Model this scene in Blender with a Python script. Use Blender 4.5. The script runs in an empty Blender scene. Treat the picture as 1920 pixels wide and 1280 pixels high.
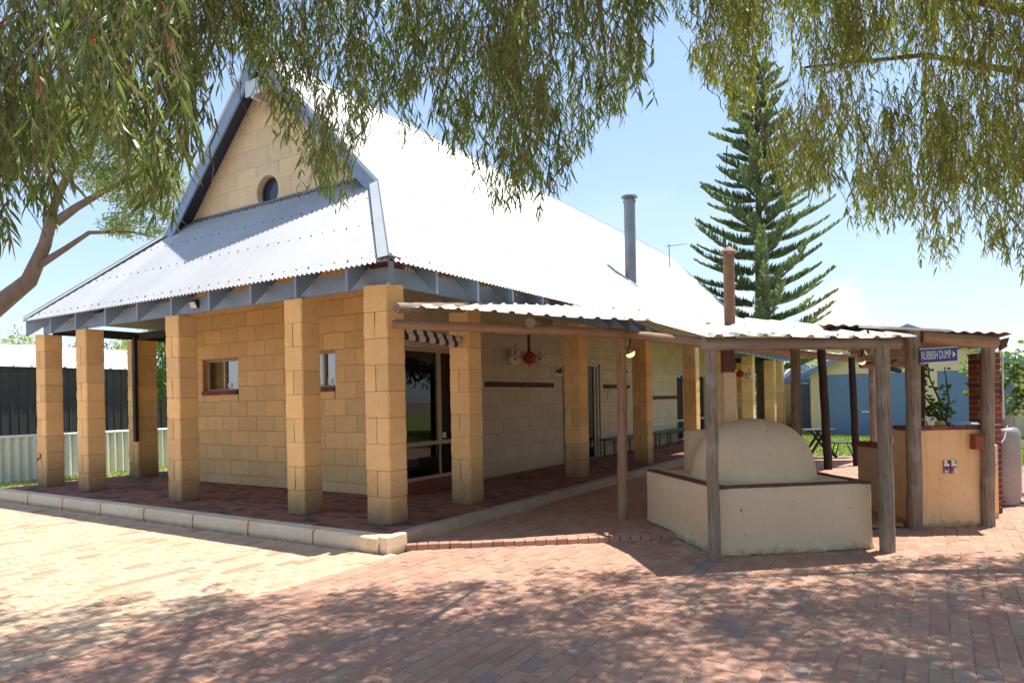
import bpy, math, random
import numpy as np
from mathutils import Matrix, Vector
R = math.radians
scene = bpy.context.scene
COL = scene.collection

# ------------------------------------------------------------------ camera
cam_d = bpy.data.cameras.new('camera'); cam = bpy.data.objects.new('camera', cam_d); COL.objects.link(cam)
cam_d.sensor_width = 36; cam_d.lens = 23.83; cam_d.shift_y = 0.05646
cam_d.clip_start = 0.05; cam_d.clip_end = 2000
cam.matrix_world = Matrix.Translation((0, 0, 1.63)) @ Matrix.Rotation(R(90), 4, 'X') @ Matrix.Rotation(-math.atan(0.019), 4, 'Z')
scene.camera = cam

# ------------------------------------------------------------------ sky, sun, exposure
SUN = Vector((0.26, 0.13, 1.0)).normalized()
elev = math.asin(SUN.z); azim = math.atan2(SUN.x, SUN.y)      # azimuth from +Y towards +X
world = bpy.data.worlds.new('World'); scene.world = world; world.use_nodes = True
wn = world.node_tree.nodes; wl = world.node_tree.links; wn.clear()
wo = wn.new('ShaderNodeOutputWorld'); bg = wn.new('ShaderNodeBackground'); sky = wn.new('ShaderNodeTexSky')
sky.sky_type = 'NISHITA'; sky.sun_disc = False; sky.sun_elevation = elev; sky.sun_rotation = azim
sky.air_density = 1.0; sky.dust_density = 0.7; sky.ozone_density = 1.0; sky.altitude = 0
bg.inputs['Strength'].default_value = 0.15
tc = wn.new('ShaderNodeTexCoord')
nz = wn.new('ShaderNodeTexNoise'); nz.inputs['Scale'].default_value = 3.0; nz.inputs['Detail'].default_value = 9; nz.inputs['Roughness'].default_value = 0.58
mp = wn.new('ShaderNodeMapping'); mp.inputs['Scale'].default_value = (1, 1, 2.6); mp.inputs['Location'].default_value = (0.3, 0.1, 0.0)
wl.new(tc.outputs['Generated'], mp.inputs['Vector']); wl.new(mp.outputs['Vector'], nz.inputs['Vector'])
cr = wn.new('ShaderNodeValToRGB'); cr.color_ramp.elements[0].position = 0.54; cr.color_ramp.elements[1].position = 0.80
cr.color_ramp.elements[0].color = (0, 0, 0, 1); cr.color_ramp.elements[1].color = (0.22, 0.22, 0.22, 1)
wl.new(nz.outputs['Fac'], cr.inputs['Fac'])
# one small cumulus low over the sheds, and one behind the far gable: soft blobs broken by noise
def blob(direction, size):
    vm = wn.new('ShaderNodeVectorMath'); vm.operation = 'DISTANCE'; wl.new(tc.outputs['Generated'], vm.inputs[0])
    vm.inputs[1].default_value = Vector(direction).normalized()
    n2 = wn.new('ShaderNodeTexNoise'); n2.inputs['Scale'].default_value = 26; n2.inputs['Detail'].default_value = 8
    wl.new(tc.outputs['Generated'], n2.inputs['Vector'])
    ma = wn.new('ShaderNodeMath'); ma.operation = 'MULTIPLY_ADD'; wl.new(n2.outputs['Fac'], ma.inputs[0]); ma.inputs[1].default_value = size * 2.2
    wl.new(vm.outputs['Value'], ma.inputs[2])
    mr = wn.new('ShaderNodeMapRange'); mr.inputs['From Min'].default_value = size * 2.3; mr.inputs['From Max'].default_value = size * 1.3
    mr.inputs['To Min'].default_value = 0; mr.inputs['To Max'].default_value = 0.75; wl.new(ma.outputs[0], mr.inputs['Value'])
    return mr.outputs[0]
b1 = blob((0.475, 1, 0.112), 0.046); b2 = blob((0.325, 1, 0.135), 0.035)
mx1 = wn.new('ShaderNodeMath'); mx1.operation = 'MAXIMUM'; wl.new(b1, mx1.inputs[0]); wl.new(b2, mx1.inputs[1])
mx2 = wn.new('ShaderNodeMath'); mx2.operation = 'MAXIMUM'; wl.new(mx1.outputs[0], mx2.inputs[0]); wl.new(cr.outputs['Color'], mx2.inputs[1])
# the pale even blue of this hazy midday sky: the physical sky blended with a gradient by elevation
sx = wn.new('ShaderNodeSeparateXYZ'); wl.new(tc.outputs['Generated'], sx.inputs[0])
gr_ = wn.new('ShaderNodeValToRGB'); wl.new(sx.outputs[2], gr_.inputs[0]); ge = gr_.color_ramp.elements; ge[0].position = 0.0; ge[0].color = (1.6, 1.92, 2.45, 1); ge[1].position = 1.0; ge[1].color = (0.8, 1.25, 2.2, 1)
e2 = ge.new(0.22); e2.color = (1.25, 1.7, 2.35, 1); e3 = ge.new(0.5); e3.color = (0.95, 1.42, 2.2, 1)
mg = wn.new('ShaderNodeMixRGB'); mg.inputs[0].default_value = 0.76; wl.new(sky.outputs[0], mg.inputs[1]); wl.new(gr_.outputs[0], mg.inputs[2])
mixc = wn.new('ShaderNodeMixRGB'); wl.new(mx2.outputs[0], mixc.inputs['Fac']); wl.new(mg.outputs[0], mixc.inputs[1])
mixc.inputs[2].default_value = (3.1, 3.1, 3.15, 1)
wl.new(mixc.outputs[0], bg.inputs['Color']); wl.new(bg.outputs[0], wo.inputs['Surface'])
sun_d = bpy.data.lights.new('sun', 'SUN'); sun_o = bpy.data.objects.new('sun', sun_d); COL.objects.link(sun_o)
sun_d.energy = 3.1; sun_d.angle = R(0.53); sun_d.color = (1.0, 0.955, 0.88)
sun_o.rotation_euler = SUN.to_track_quat('Z', 'Y').to_euler()
scene.view_settings.view_transform = 'Standard'; scene.view_settings.look = 'None'
scene.view_settings.gamma = 1.0; scene.view_settings.use_curve_mapping = False
scene.view_settings.exposure = 1.45

# ------------------------------------------------------------------ materials
def new_mat(name):
    m = bpy.data.materials.new(name); m.use_nodes = True
    nt = m.node_tree; return m, nt.nodes, nt.links, nt.nodes['Principled BSDF']
def ramp(nodes, stops):
    r = nodes.new('ShaderNodeValToRGB'); e = r.color_ramp.elements
    while len(e) < len(stops): e.new(0.5)
    for k, (p, c) in enumerate(stops): e[k].position = p; e[k].color = (*c, 1)
    return r
def coords(n, l, scale=(1, 1, 1)):
    t = n.new('ShaderNodeTexCoord'); m = n.new('ShaderNodeMapping'); m.inputs['Scale'].default_value = scale
    l.new(t.outputs['Object'], m.inputs['Vector']); return m.outputs[0]
def noise(n, l, vec, scale, detail=5, rough=0.6):
    t = n.new('ShaderNodeTexNoise'); t.inputs['Scale'].default_value = scale; t.inputs['Detail'].default_value = detail
    t.inputs['Roughness'].default_value = rough; l.new(vec, t.inputs['Vector']); return t.outputs['Fac']
def mixrgb(n, l, fac, a, b, mode='MIX'):
    m = n.new('ShaderNodeMixRGB'); m.blend_type = mode
    for s, v in ((0, fac), (1, a), (2, b)):
        if isinstance(v, (int, float)): m.inputs[s].default_value = v
        elif isinstance(v, tuple): m.inputs[s].default_value = (*v, 1)
        else: l.new(v, m.inputs[s])
    return m.outputs[0]
def attr(n, name='var'):
    a = n.new('ShaderNodeAttribute'); a.attribute_name = name; return a.outputs['Fac']
def bump(n, l, p, h, strength, dist=0.01):
    b = n.new('ShaderNodeBump'); b.inputs['Strength'].default_value = strength; b.inputs['Distance'].default_value = dist
    l.new(h, b.inputs['Height']); l.new(b.outputs[0], p.inputs['Normal'])
def maprange(n, l, v, a, b, c=0, d=1):
    m = n.new('ShaderNodeMapRange'); m.inputs[1].default_value = a; m.inputs[2].default_value = b
    m.inputs[3].default_value = c; m.inputs[4].default_value = d; l.new(v, m.inputs[0]); return m.outputs[0]
def mul(n, l, a, b):
    m = n.new('ShaderNodeMath'); m.operation = 'MULTIPLY'
    for s, v in ((0, a), (1, b)):
        if isinstance(v, (int, float)): m.inputs[s].default_value = v
        else: l.new(v, m.inputs[s])
    return m.outputs[0]
def basic(name, c1, c2, scale=6, rough=0.7, bs=0.3, metal=0.0, stretch=(1, 1, 1), var=None, detail=6, spec=0.5, bd=0.006):
    m, n, l, p = new_mat(name); v = coords(n, l, stretch)
    f = noise(n, l, v, scale, detail); f2 = noise(n, l, v, scale * 9, 4)
    c = mixrgb(n, l, maprange(n, l, f, 0.3, 0.7), c1, c2)
    if var is not None:
        r = ramp(n, var); l.new(attr(n), r.inputs[0]); c = mixrgb(n, l, 1.0, c, r.outputs[0], 'MULTIPLY')
    c = mixrgb(n, l, 0.35, c, mixrgb(n, l, f2, (0.55, 0.55, 0.55), (1.35, 1.35, 1.35)), 'MULTIPLY')
    l.new(c, p.inputs['Base Color']); p.inputs['Roughness'].default_value = rough; p.inputs['Metallic'].default_value = metal
    p.inputs['Specular IOR Level'].default_value = spec
    if bs: bump(n, l, p, f2, bs, bd)
    return m
# limestone: yellow render, blotched, with mould at the foot (z) and pale patches
def stone(name, c1, c2, pale, var=0.13, foot=None, patch=0.5):
    m, n, l, p = new_mat(name); v = coords(n, l)
    f = noise(n, l, v, 2.3, 7, 0.65); f2 = noise(n, l, v, 38, 6, 0.7); f3 = noise(n, l, v, 5.5, 6, 0.75)
    c = mixrgb(n, l, maprange(n, l, f, 0.32, 0.68), c1, c2)
    vv = ramp(n, [(0, (1 - var,) * 3), (0.5, (1, 1, 1)), (1, (1 + var, 1 + var * 0.8, 1 + var * 0.4))]); l.new(attr(n), vv.inputs[0])
    c = mixrgb(n, l, 1.0, c, vv.outputs[0], 'MULTIPLY')
    c = mixrgb(n, l, mul(n, l, maprange(n, l, f3, 0.60, 0.72), patch), c, pale)
    c = mixrgb(n, l, 0.5, c, mixrgb(n, l, f2, (0.6, 0.58, 0.55), (1.3, 1.3, 1.3)), 'MULTIPLY')
    pit = noise(n, l, v, 17, 3, 0.5); c = mixrgb(n, l, mul(n, l, maprange(n, l, pit, 0.70, 0.76), 0.55), c, (0.22, 0.14, 0.07))
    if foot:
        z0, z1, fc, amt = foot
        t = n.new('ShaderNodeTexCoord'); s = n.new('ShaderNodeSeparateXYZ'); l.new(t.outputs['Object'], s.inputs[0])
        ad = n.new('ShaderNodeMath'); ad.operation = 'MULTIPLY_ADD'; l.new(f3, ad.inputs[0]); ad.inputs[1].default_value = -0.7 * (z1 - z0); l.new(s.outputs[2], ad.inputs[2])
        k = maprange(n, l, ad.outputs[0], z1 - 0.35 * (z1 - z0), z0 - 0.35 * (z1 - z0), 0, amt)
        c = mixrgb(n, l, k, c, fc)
    l.new(c, p.inputs['Base Color']); p.inputs['Roughness'].default_value = 0.9; p.inputs['Specular IOR Level'].default_value = 0.25
    bump(n, l, p, f2, 0.5, 0.006)
    return m
M = {}
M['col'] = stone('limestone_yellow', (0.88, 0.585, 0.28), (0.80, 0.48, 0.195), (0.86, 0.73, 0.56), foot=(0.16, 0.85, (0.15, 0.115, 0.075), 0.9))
M['wall'] = stone('limestone_wall', (0.82, 0.54, 0.26), (0.76, 0.46, 0.19), (0.80, 0.62, 0.40), var=0.10, foot=(0.16, 0.9, (0.42, 0.33, 0.21), 0.45), patch=0.25)
M['side'] = stone('limestone_cream', (0.68, 0.57, 0.42), (0.62, 0.51, 0.36), (0.64, 0.55, 0.43), var=0.06, foot=(0.16, 0.5, (0.36, 0.26, 0.13), 0.6), patch=0.2)
M['gable'] = stone('limestone_gable', (0.80, 0.63, 0.41), (0.74, 0.56, 0.34), (0.80, 0.70, 0.55), var=0.07, patch=0.4)
M['joint'] = basic('mortar_ochre', (0.50, 0.30, 0.125), (0.43, 0.24, 0.10), 8, 0.95, 0.2)
M['kerb'] = stone('kerb_limestone', (0.82, 0.69, 0.51), (0.74, 0.59, 0.40), (0.60, 0.42, 0.22), var=0.08, foot=(-0.01, 0.06, (0.16, 0.12, 0.08), 0.7), patch=0.7)
M['kerbyel'] = stone('kerb_yellow', (0.78, 0.62, 0.42), (0.70, 0.53, 0.33), (0.50, 0.34, 0.16), var=0.08, foot=(-0.01, 0.06, (0.16, 0.12, 0.08), 0.7), patch=0.6)
M['kerbgrey'] = stone('kerb_grey', (0.36, 0.35, 0.31), (0.29, 0.28, 0.25), (0.16, 0.16, 0.13), var=0.15, patch=0.7)
def brick_mat(name, stops, dirt):
    m, n, l, p = new_mat(name); v = coords(n, l); r = ramp(n, stops); l.new(attr(n), r.inputs[0])
    f = noise(n, l, v, 60, 4, 0.7); f2 = noise(n, l, v, 1.3, 6, 0.65); f3 = noise(n, l, v, 14, 5, 0.7)
    c = mixrgb(n, l, 0.55, r.outputs[0], mixrgb(n, l, f, (0.55, 0.55, 0.55), (1.4, 1.4, 1.4)), 'MULTIPLY')
    c = mixrgb(n, l, mul(n, l, maprange(n, l, f2, 0.5, 0.75), dirt), c, (0.20, 0.13, 0.09))
    c = mixrgb(n, l, mul(n, l, maprange(n, l, f3, 0.60, 0.75), 0.3), c, (0.5, 0.40, 0.30))
    l.new(c, p.inputs['Base Color']); p.inputs['Roughness'].default_value = 0.85; p.inputs['Specular IOR Level'].default_value = 0.3
    bump(n, l, p, f, 0.4, 0.004); return m
M['buff'] = brick_mat('paver_buff', [(0, (0.52, 0.345, 0.22)), (0.35, (0.60, 0.42, 0.285)), (0.75, (0.55, 0.36, 0.235)), (0.93, (0.48, 0.28, 0.18)), (1, (0.41, 0.215, 0.145))], 0.3)
M['red'] = brick_mat('paver_red', [(0, (0.43, 0.235, 0.165)), (0.4, (0.47, 0.27, 0.19)), (0.75, (0.39, 0.20, 0.14)), (0.92, (0.42, 0.275, 0.19)), (0.97, (0.34, 0.22, 0.175)), (1, (0.27, 0.195, 0.17))], 0.3)
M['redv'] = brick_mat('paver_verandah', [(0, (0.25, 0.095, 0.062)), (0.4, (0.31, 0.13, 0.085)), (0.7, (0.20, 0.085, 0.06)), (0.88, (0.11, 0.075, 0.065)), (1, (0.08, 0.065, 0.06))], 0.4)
M['redbrick'] = brick_mat('brick_dark_red', [(0, (0.20, 0.05, 0.03)), (0.5, (0.28, 0.08, 0.045)), (1, (0.13, 0.05, 0.045))], 0.3)
M['sand'] = basic('joint_sand', (0.52, 0.39, 0.28), (0.36, 0.26, 0.18), 3, 0.95, 0.3)
M['mortar'] = basic('mortar_pink', (0.42, 0.33, 0.24), (0.36, 0.28, 0.20), 9, 0.95, 0.2)
M['earth'] = basic('ground_earth', (0.30, 0.22, 0.14), (0.22, 0.16, 0.10), 0.6, 0.95, 0.3)
M['grass'] = basic('grass_soil', (0.16, 0.22, 0.035), (0.25, 0.30, 0.06), 2.5, 0.95, 0.4)
M['blade'] = basic('grass_blade', (0.26, 0.36, 0.06), (0.42, 0.48, 0.13), 1.5, 0.8, 0)
M['blue'] = basic('paint_blue', (0.25, 0.335, 0.46), (0.21, 0.285, 0.40), 3, 0.55, 0.15, stretch=(1, 1, 1))
M['bluedoor'] = basic('steel_blue', (0.19, 0.30, 0.50), (0.165, 0.265, 0.45), 1.5, 0.45, 0.05)
M['navy'] = basic('paint_navy', (0.05, 0.065, 0.10), (0.04, 0.05, 0.08), 3, 0.6, 0.1)
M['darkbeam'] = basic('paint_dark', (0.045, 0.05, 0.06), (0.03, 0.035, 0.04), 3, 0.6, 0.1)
def roof_mat(name, c1, c2, rust=None, metal=0.25, rough=0.42):
    m, n, l, p = new_mat(name); v = coords(n, l); f = noise(n, l, v, 1.2, 8, 0.7); f2 = noise(n, l, v, 11, 6, 0.7)
    c = mixrgb(n, l, maprange(n, l, f, 0.35, 0.7), c1, c2)
    vv = ramp(n, [(0, (0.93,) * 3), (1, (1.04,) * 3)]); l.new(attr(n), vv.inputs[0]); c = mixrgb(n, l, 1.0, c, vv.outputs[0], 'MULTIPLY')
    if rust:
        lo, hi, amt, rc = rust
        c = mixrgb(n, l, mul(n, l, maprange(n, l, f2, lo, hi), amt), c, rc)
    l.new(c, p.inputs['Base Color']); p.inputs['Roughness'].default_value = rough; p.inputs['Metallic'].default_value = metal
    bump(n, l, p, f2, 0.08, 0.004); return m
M['roof'] = roof_mat('roof_zinc', (0.48, 0.48, 0.475), (0.43, 0.43, 0.425), (0.62, 0.8, 0.25, (0.5, 0.45, 0.38)), metal=0.1, rough=0.45)
M['flash'] = roof_mat('roof_flashing', (0.62, 0.63, 0.62), (0.52, 0.53, 0.52), metal=0.3)
M['perg'] = roof_mat('roof_cream_weathered', (0.66, 0.60, 0.50), (0.56, 0.50, 0.41), (0.56, 0.72, 0.55, (0.30, 0.25, 0.20)), metal=0.0, rough=0.55)
M['rustroof'] = roof_mat('roof_rust', (0.34, 0.19, 0.11), (0.24, 0.12, 0.07), (0.5, 0.7, 0.5, (0.5, 0.42, 0.36)), metal=0.0, rough=0.8)
M['shedroof'] = roof_mat('roof_white', (0.80, 0.80, 0.78), (0.74, 0.74, 0.72), metal=0.0, rough=0.5)
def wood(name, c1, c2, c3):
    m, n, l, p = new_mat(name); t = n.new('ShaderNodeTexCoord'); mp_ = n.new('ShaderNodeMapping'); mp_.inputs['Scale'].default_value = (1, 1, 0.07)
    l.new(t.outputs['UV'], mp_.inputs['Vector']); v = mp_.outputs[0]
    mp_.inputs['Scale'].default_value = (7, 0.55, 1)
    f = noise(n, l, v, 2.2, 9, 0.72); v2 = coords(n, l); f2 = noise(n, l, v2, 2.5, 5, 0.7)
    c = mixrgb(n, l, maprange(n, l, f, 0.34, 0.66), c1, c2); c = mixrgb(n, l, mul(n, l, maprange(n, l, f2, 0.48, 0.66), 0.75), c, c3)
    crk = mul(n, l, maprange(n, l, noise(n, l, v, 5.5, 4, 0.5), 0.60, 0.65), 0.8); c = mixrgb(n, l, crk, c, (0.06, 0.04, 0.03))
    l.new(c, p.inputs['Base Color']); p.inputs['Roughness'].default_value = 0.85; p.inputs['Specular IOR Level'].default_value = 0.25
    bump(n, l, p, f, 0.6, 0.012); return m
M['log'] = wood('log_weathered', (0.33, 0.26, 0.19), (0.17, 0.125, 0.09), (0.36, 0.32, 0.27))
M['logbrown'] = wood('log_brown', (0.44, 0.27, 0.16), (0.24, 0.13, 0.075), (0.33, 0.26, 0.19))
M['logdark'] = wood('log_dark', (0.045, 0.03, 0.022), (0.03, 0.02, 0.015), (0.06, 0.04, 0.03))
M['plank'] = basic('plank_brown', (0.12, 0.05, 0.03), (0.08, 0.035, 0.02), 5, 0.7, 0.2)
def render_mat(name, c1, c2, st, fz, amt=0.5):
    m, n, l, p = new_mat(name); v = coords(n, l); f = noise(n, l, v, 1.8, 7, 0.7); f2 = noise(n, l, v, 45, 5, 0.7); f3 = noise(n, l, v, 7, 6, 0.75)
    c = mixrgb(n, l, maprange(n, l, f, 0.33, 0.7), c1, c2); c = mixrgb(n, l, mul(n, l, maprange(n, l, f3, 0.58, 0.74), amt), c, st)
    spot = noise(n, l, v, 24, 2, 0.4); c = mixrgb(n, l, mul(n, l, maprange(n, l, spot, 0.735, 0.76), 0.8), c, (0.12, 0.08, 0.05))
    crk = noise(n, l, coords(n, l, (3, 3, 1.2)), 2.2, 7, 0.62); cm = maprange(n, l, crk, 0.495, 0.50, 0, 1); cm2 = maprange(n, l, crk, 0.505, 0.50, 0, 1); c = mixrgb(n, l, mul(n, l, mul(n, l, cm, cm2), 0.30), c, (0.25, 0.18, 0.11))
    vs = coords(n, l, (6, 6, 0.35)); f4 = noise(n, l, vs, 3, 4, 0.6); c = mixrgb(n, l, mul(n, l, maprange(n, l, f4, 0.55, 0.75), amt * 0.6), c, st)
    t = n.new('ShaderNodeTexCoord'); s = n.new('ShaderNodeSeparateXYZ'); l.new(t.outputs['Object'], s.inputs[0])
    ad = n.new('ShaderNodeMath'); ad.operation = 'MULTIPLY_ADD'; l.new(f3, ad.inputs[0]); ad.inputs[1].default_value = -0.28; l.new(s.outputs[2], ad.inputs[2])
    c = mixrgb(n, l, maprange(n, l, ad.outputs[0], fz - 0.10, fz - 0.20, 0, 0.75), c, (0.15, 0.12, 0.07))
    l.new(c, p.inputs['Base Color']); p.inputs['Roughness'].default_value = 0.92; p.inputs['Specular IOR Level'].default_value = 0.2
    bump(n, l, p, f2, 0.35, 0.006); return m
M['oven'] = render_mat('render_cream', (0.70, 0.54, 0.35), (0.64, 0.48, 0.295), (0.55, 0.41, 0.25), 0.03, 0.35)
M['bbq'] = render_mat('render_ochre', (0.88, 0.58, 0.31), (0.84, 0.50, 0.22), (0.56, 0.27, 0.09), 0.04, 0.8)
M['cream'] = basic('steel_cream', (0.82, 0.66, 0.46), (0.78, 0.62, 0.43), 1, 0.5, 0)
M['darkwall'] = basic('steel_dark', (0.045, 0.047, 0.05), (0.035, 0.037, 0.04), 1.5, 0.45, 0.05)
M['fibro'] = basic('fibre_cement', (0.76, 0.73, 0.67), (0.68, 0.64, 0.58), 2, 0.9, 0.2)
M['white'] = basic('white_paint', (0.78, 0.77, 0.74), (0.70, 0.69, 0.66), 4, 0.5, 0.05)
M['frame'] = basic('aluminium_cream', (0.52, 0.40, 0.24), (0.46, 0.35, 0.21), 3, 0.5, 0)
M['framew'] = basic('aluminium_pale', (0.62, 0.56, 0.46), (0.58, 0.52, 0.43), 3, 0.5, 0)
M['black'] = basic('black_metal', (0.02, 0.02, 0.022), (0.014, 0.014, 0.015), 5, 0.5, 0.05)
M['zinc'] = basic('flue_zinc', (0.24, 0.25, 0.26), (0.18, 0.19, 0.20), 3, 0.45, 0.05, metal=0.5)
M['rustpipe'] = basic('flue_rust', (0.25, 0.14, 0.09), (0.17, 0.085, 0.055), 5, 0.7, 0.2)
M['terra'] = basic('pipe_terracotta', (0.13, 0.045, 0.028), (0.09, 0.03, 0.02), 5, 0.6, 0.1)
M['pot'] = basic('terracotta_pot', (0.42, 0.18, 0.10), (0.34, 0.14, 0.08), 6, 0.8, 0.1)
M['silver'] = basic('gas_silver', (0.33, 0.30, 0.295), (0.27, 0.24, 0.235), 3, 0.42, 0.05, metal=0.25)
M['chrome'] = basic('chrome', (0.7, 0.7, 0.7), (0.65, 0.65, 0.65), 3, 0.12, 0, metal=1.0)
M['redpaint'] = basic('red_plastic', (0.50, 0.03, 0.02), (0.38, 0.03, 0.02), 8, 0.4, 0.1)
M['floatw'] = basic('float_white', (0.86, 0.72, 0.54), (0.70, 0.55, 0.38), 9, 0.55, 0.15)
M['green'] = basic('bench_green', (0.07, 0.15, 0.12), (0.05, 0.12, 0.10), 5, 0.5, 0.05)
M['signblue'] = basic('sign_blue', (0.015, 0.045, 0.30), (0.012, 0.035, 0.24), 7, 0.4, 0.05)
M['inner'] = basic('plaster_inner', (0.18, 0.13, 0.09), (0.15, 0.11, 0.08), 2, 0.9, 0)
M['curtain'] = basic('curtain', (0.45, 0.40, 0.33), (0.38, 0.33, 0.27), 3, 0.9, 0.2, stretch=(8, 8, 0.4))
M['bed'] = basic('bed_cover', (0.40, 0.42, 0.50), (0.25, 0.28, 0.38), 8, 0.9, 0.1)
M['trunk'] = basic('bark_brown', (0.20, 0.13, 0.09), (0.12, 0.08, 0.055), 4, 0.9, 0.9, stretch=(3, 3, 0.6), bd=0.03)
M['trunkgum'] = basic('bark_gum', (0.25, 0.17, 0.12), (0.16, 0.105, 0.075), 3, 0.9, 0.7, stretch=(2, 2, 0.6), bd=0.03)
M['twig'] = basic('twig', (0.30, 0.19, 0.14), (0.18, 0.11, 0.08), 6, 0.9, 0)
def leaf_mat(name, stops, trans=0.5, rough=0.38):
    m, n, l, p = new_mat(name); r = ramp(n, stops); l.new(attr(n), r.inputs[0]); l.new(r.outputs[0], p.inputs['Base Color'])
    p.inputs['Roughness'].default_value = rough; p.inputs['Specular IOR Level'].default_value = 0.4
    tr = n.new('ShaderNodeBsdfTranslucent'); h = n.new('ShaderNodeHueSaturation'); h.inputs['Value'].default_value = 1.5; h.inputs['Saturation'].default_value = 1.1
    l.new(r.outputs[0], h.inputs['Color']); l.new(h.outputs[0], tr.inputs[0])
    ms = n.new('ShaderNodeMixShader'); ms.inputs[0].default_value = trans; l.new(p.outputs[0], ms.inputs[1]); l.new(tr.outputs[0], ms.inputs[2])
    l.new(ms.outputs[0], n['Material Output'].inputs['Surface']); return m
M['pep'] = leaf_mat('leaf_peppermint', [(0, (0.08, 0.12, 0.035)), (0.5, (0.15, 0.205, 0.055)), (0.86, (0.25, 0.30, 0.08)), (0.96, (0.22, 0.19, 0.08)), (0.985, (0.20, 0.15, 0.10)), (1, (0.45, 0.09, 0.04))])
M['pepr'] = leaf_mat('leaf_peppermint_olive', [(0, (0.12, 0.155, 0.04)), (0.5, (0.225, 0.27, 0.06)), (0.86, (0.36, 0.40, 0.08)), (0.96, (0.32, 0.27, 0.09)), (1, (0.40, 0.14, 0.05))])
M['gum'] = leaf_mat('leaf_gum', [(0, (0.18, 0.23, 0.07)), (0.6, (0.34, 0.37, 0.12)), (1, (0.48, 0.48, 0.18))])
M['pine'] = leaf_mat('leaf_norfolk', [(0, (0.10, 0.145, 0.06)), (0.6, (0.19, 0.255, 0.095)), (0.93, (0.30, 0.34, 0.12)), (1, (0.22, 0.17, 0.09))], 0.25)
M['fig'] = leaf_mat('leaf_fig', [(0, (0.05, 0.10, 0.02)), (0.6, (0.10, 0.19, 0.03)), (1, (0.20, 0.32, 0.05))], 0.4)
M['dark'] = leaf_mat('leaf_far', [(0, (0.03, 0.055, 0.02)), (0.6, (0.07, 0.10, 0.03)), (1, (0.15, 0.17, 0.05))], 0.25)
M['dryleaf'] = leaf_mat('leaf_litter', [(0, (0.30, 0.18, 0.10)), (0.6, (0.45, 0.34, 0.22)), (1, (0.7, 0.62, 0.5))], 0.1)
def glass(name, tint, mixf):
    m, n, l, p = new_mat(name); g = n.new('ShaderNodeBsdfGlossy'); g.inputs['Roughness'].default_value = 0.015
    t = n.new('ShaderNodeBsdfTransparent'); t.inputs[0].default_value = (*tint, 1); fr = n.new('ShaderNodeFresnel'); fr.inputs[0].default_value = 1.5
    a = n.new('ShaderNodeMath'); a.operation = 'ADD'; l.new(fr.outputs[0], a.inputs[0]); a.inputs[1].default_value = mixf; a.use_clamp = True
    ms = n.new('ShaderNodeMixShader'); l.new(a.outputs[0], ms.inputs[0]); l.new(t.outputs[0], ms.inputs[1]); l.new(g.outputs[0], ms.inputs[2])
    l.new(ms.outputs[0], n['Material Output'].inputs['Surface']); return m
M['glass'] = glass('window_glass', (0.45, 0.46, 0.45), 0.0)
M['tint'] = glass('window_glass_small', (0.45, 0.46, 0.46), 0.30)
def emis(name, col, s):
    m, n, l, p = new_mat(name); p.inputs['Emission Color'].default_value = (*col, 1); p.inputs['Emission Strength'].default_value = s
    p.inputs['Base Color'].default_value = (*col, 1); return m
M['bulb'] = emis('lamp_glow', (1.0, 0.60, 0.20), 1.3)
m_, n_, l_, p_ = new_mat('canvas_stripes'); v_ = n_.new('ShaderNodeTexCoord'); s_ = n_.new('ShaderNodeSeparateXYZ'); l_.new(v_.outputs['Object'], s_.inputs[0])
w_ = n_.new('ShaderNodeMath'); w_.operation = 'MULTIPLY_ADD'; l_.new(s_.outputs[1], w_.inputs[0]); w_.inputs[1].default_value = 5.0
w2_ = n_.new('ShaderNodeMath'); w2_.operation = 'MULTIPLY'; l_.new(s_.outputs[2], w2_.inputs[0]); w2_.inputs[1].default_value = 4.0; l_.new(w2_.outputs[0], w_.inputs[2])
fr_ = n_.new('ShaderNodeMath'); fr_.operation = 'FRACT'; l_.new(w_.outputs[0], fr_.inputs[0])
g_ = n_.new('ShaderNodeMath'); g_.operation = 'GREATER_THAN'; l_.new(fr_.outputs[0], g_.inputs[0]); g_.inputs[1].default_value = 0.38
l_.new(mixrgb(n_, l_, g_.outputs[0], (0.02, 0.03, 0.04), (0.55, 0.50, 0.46)), p_.inputs['Base Color']); p_.inputs['Roughness'].default_value = 0.9
M['stripes'] = m_
m_, n_, l_, p_ = new_mat('painted_tiles'); vo_ = n_.new('ShaderNodeTexVoronoi'); vo_.inputs['Scale'].default_value = 26; l_.new(coords(n_, l_), vo_.inputs[0])
r_ = ramp(n_, [(0, (0.75, 0.68, 0.6)), (0.45, (0.62, 0.5, 0.42)), (0.55, (0.10, 0.05, 0.20)), (0.75, (0.6, 0.16, 0.08)), (0.9, (0.1, 0.25, 0.45))]); r_.color_ramp.interpolation = 'CONSTANT'
sc_ = n_.new('ShaderNodeSeparateXYZ'); l_.new(vo_.outputs['Color'], sc_.inputs[0]); l_.new(sc_.outputs[0], r_.inputs[0]); l_.new(r_.outputs[0], p_.inputs['Base Color']); p_.inputs['Roughness'].default_value = 0.25
M['tiles'] = m_

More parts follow.
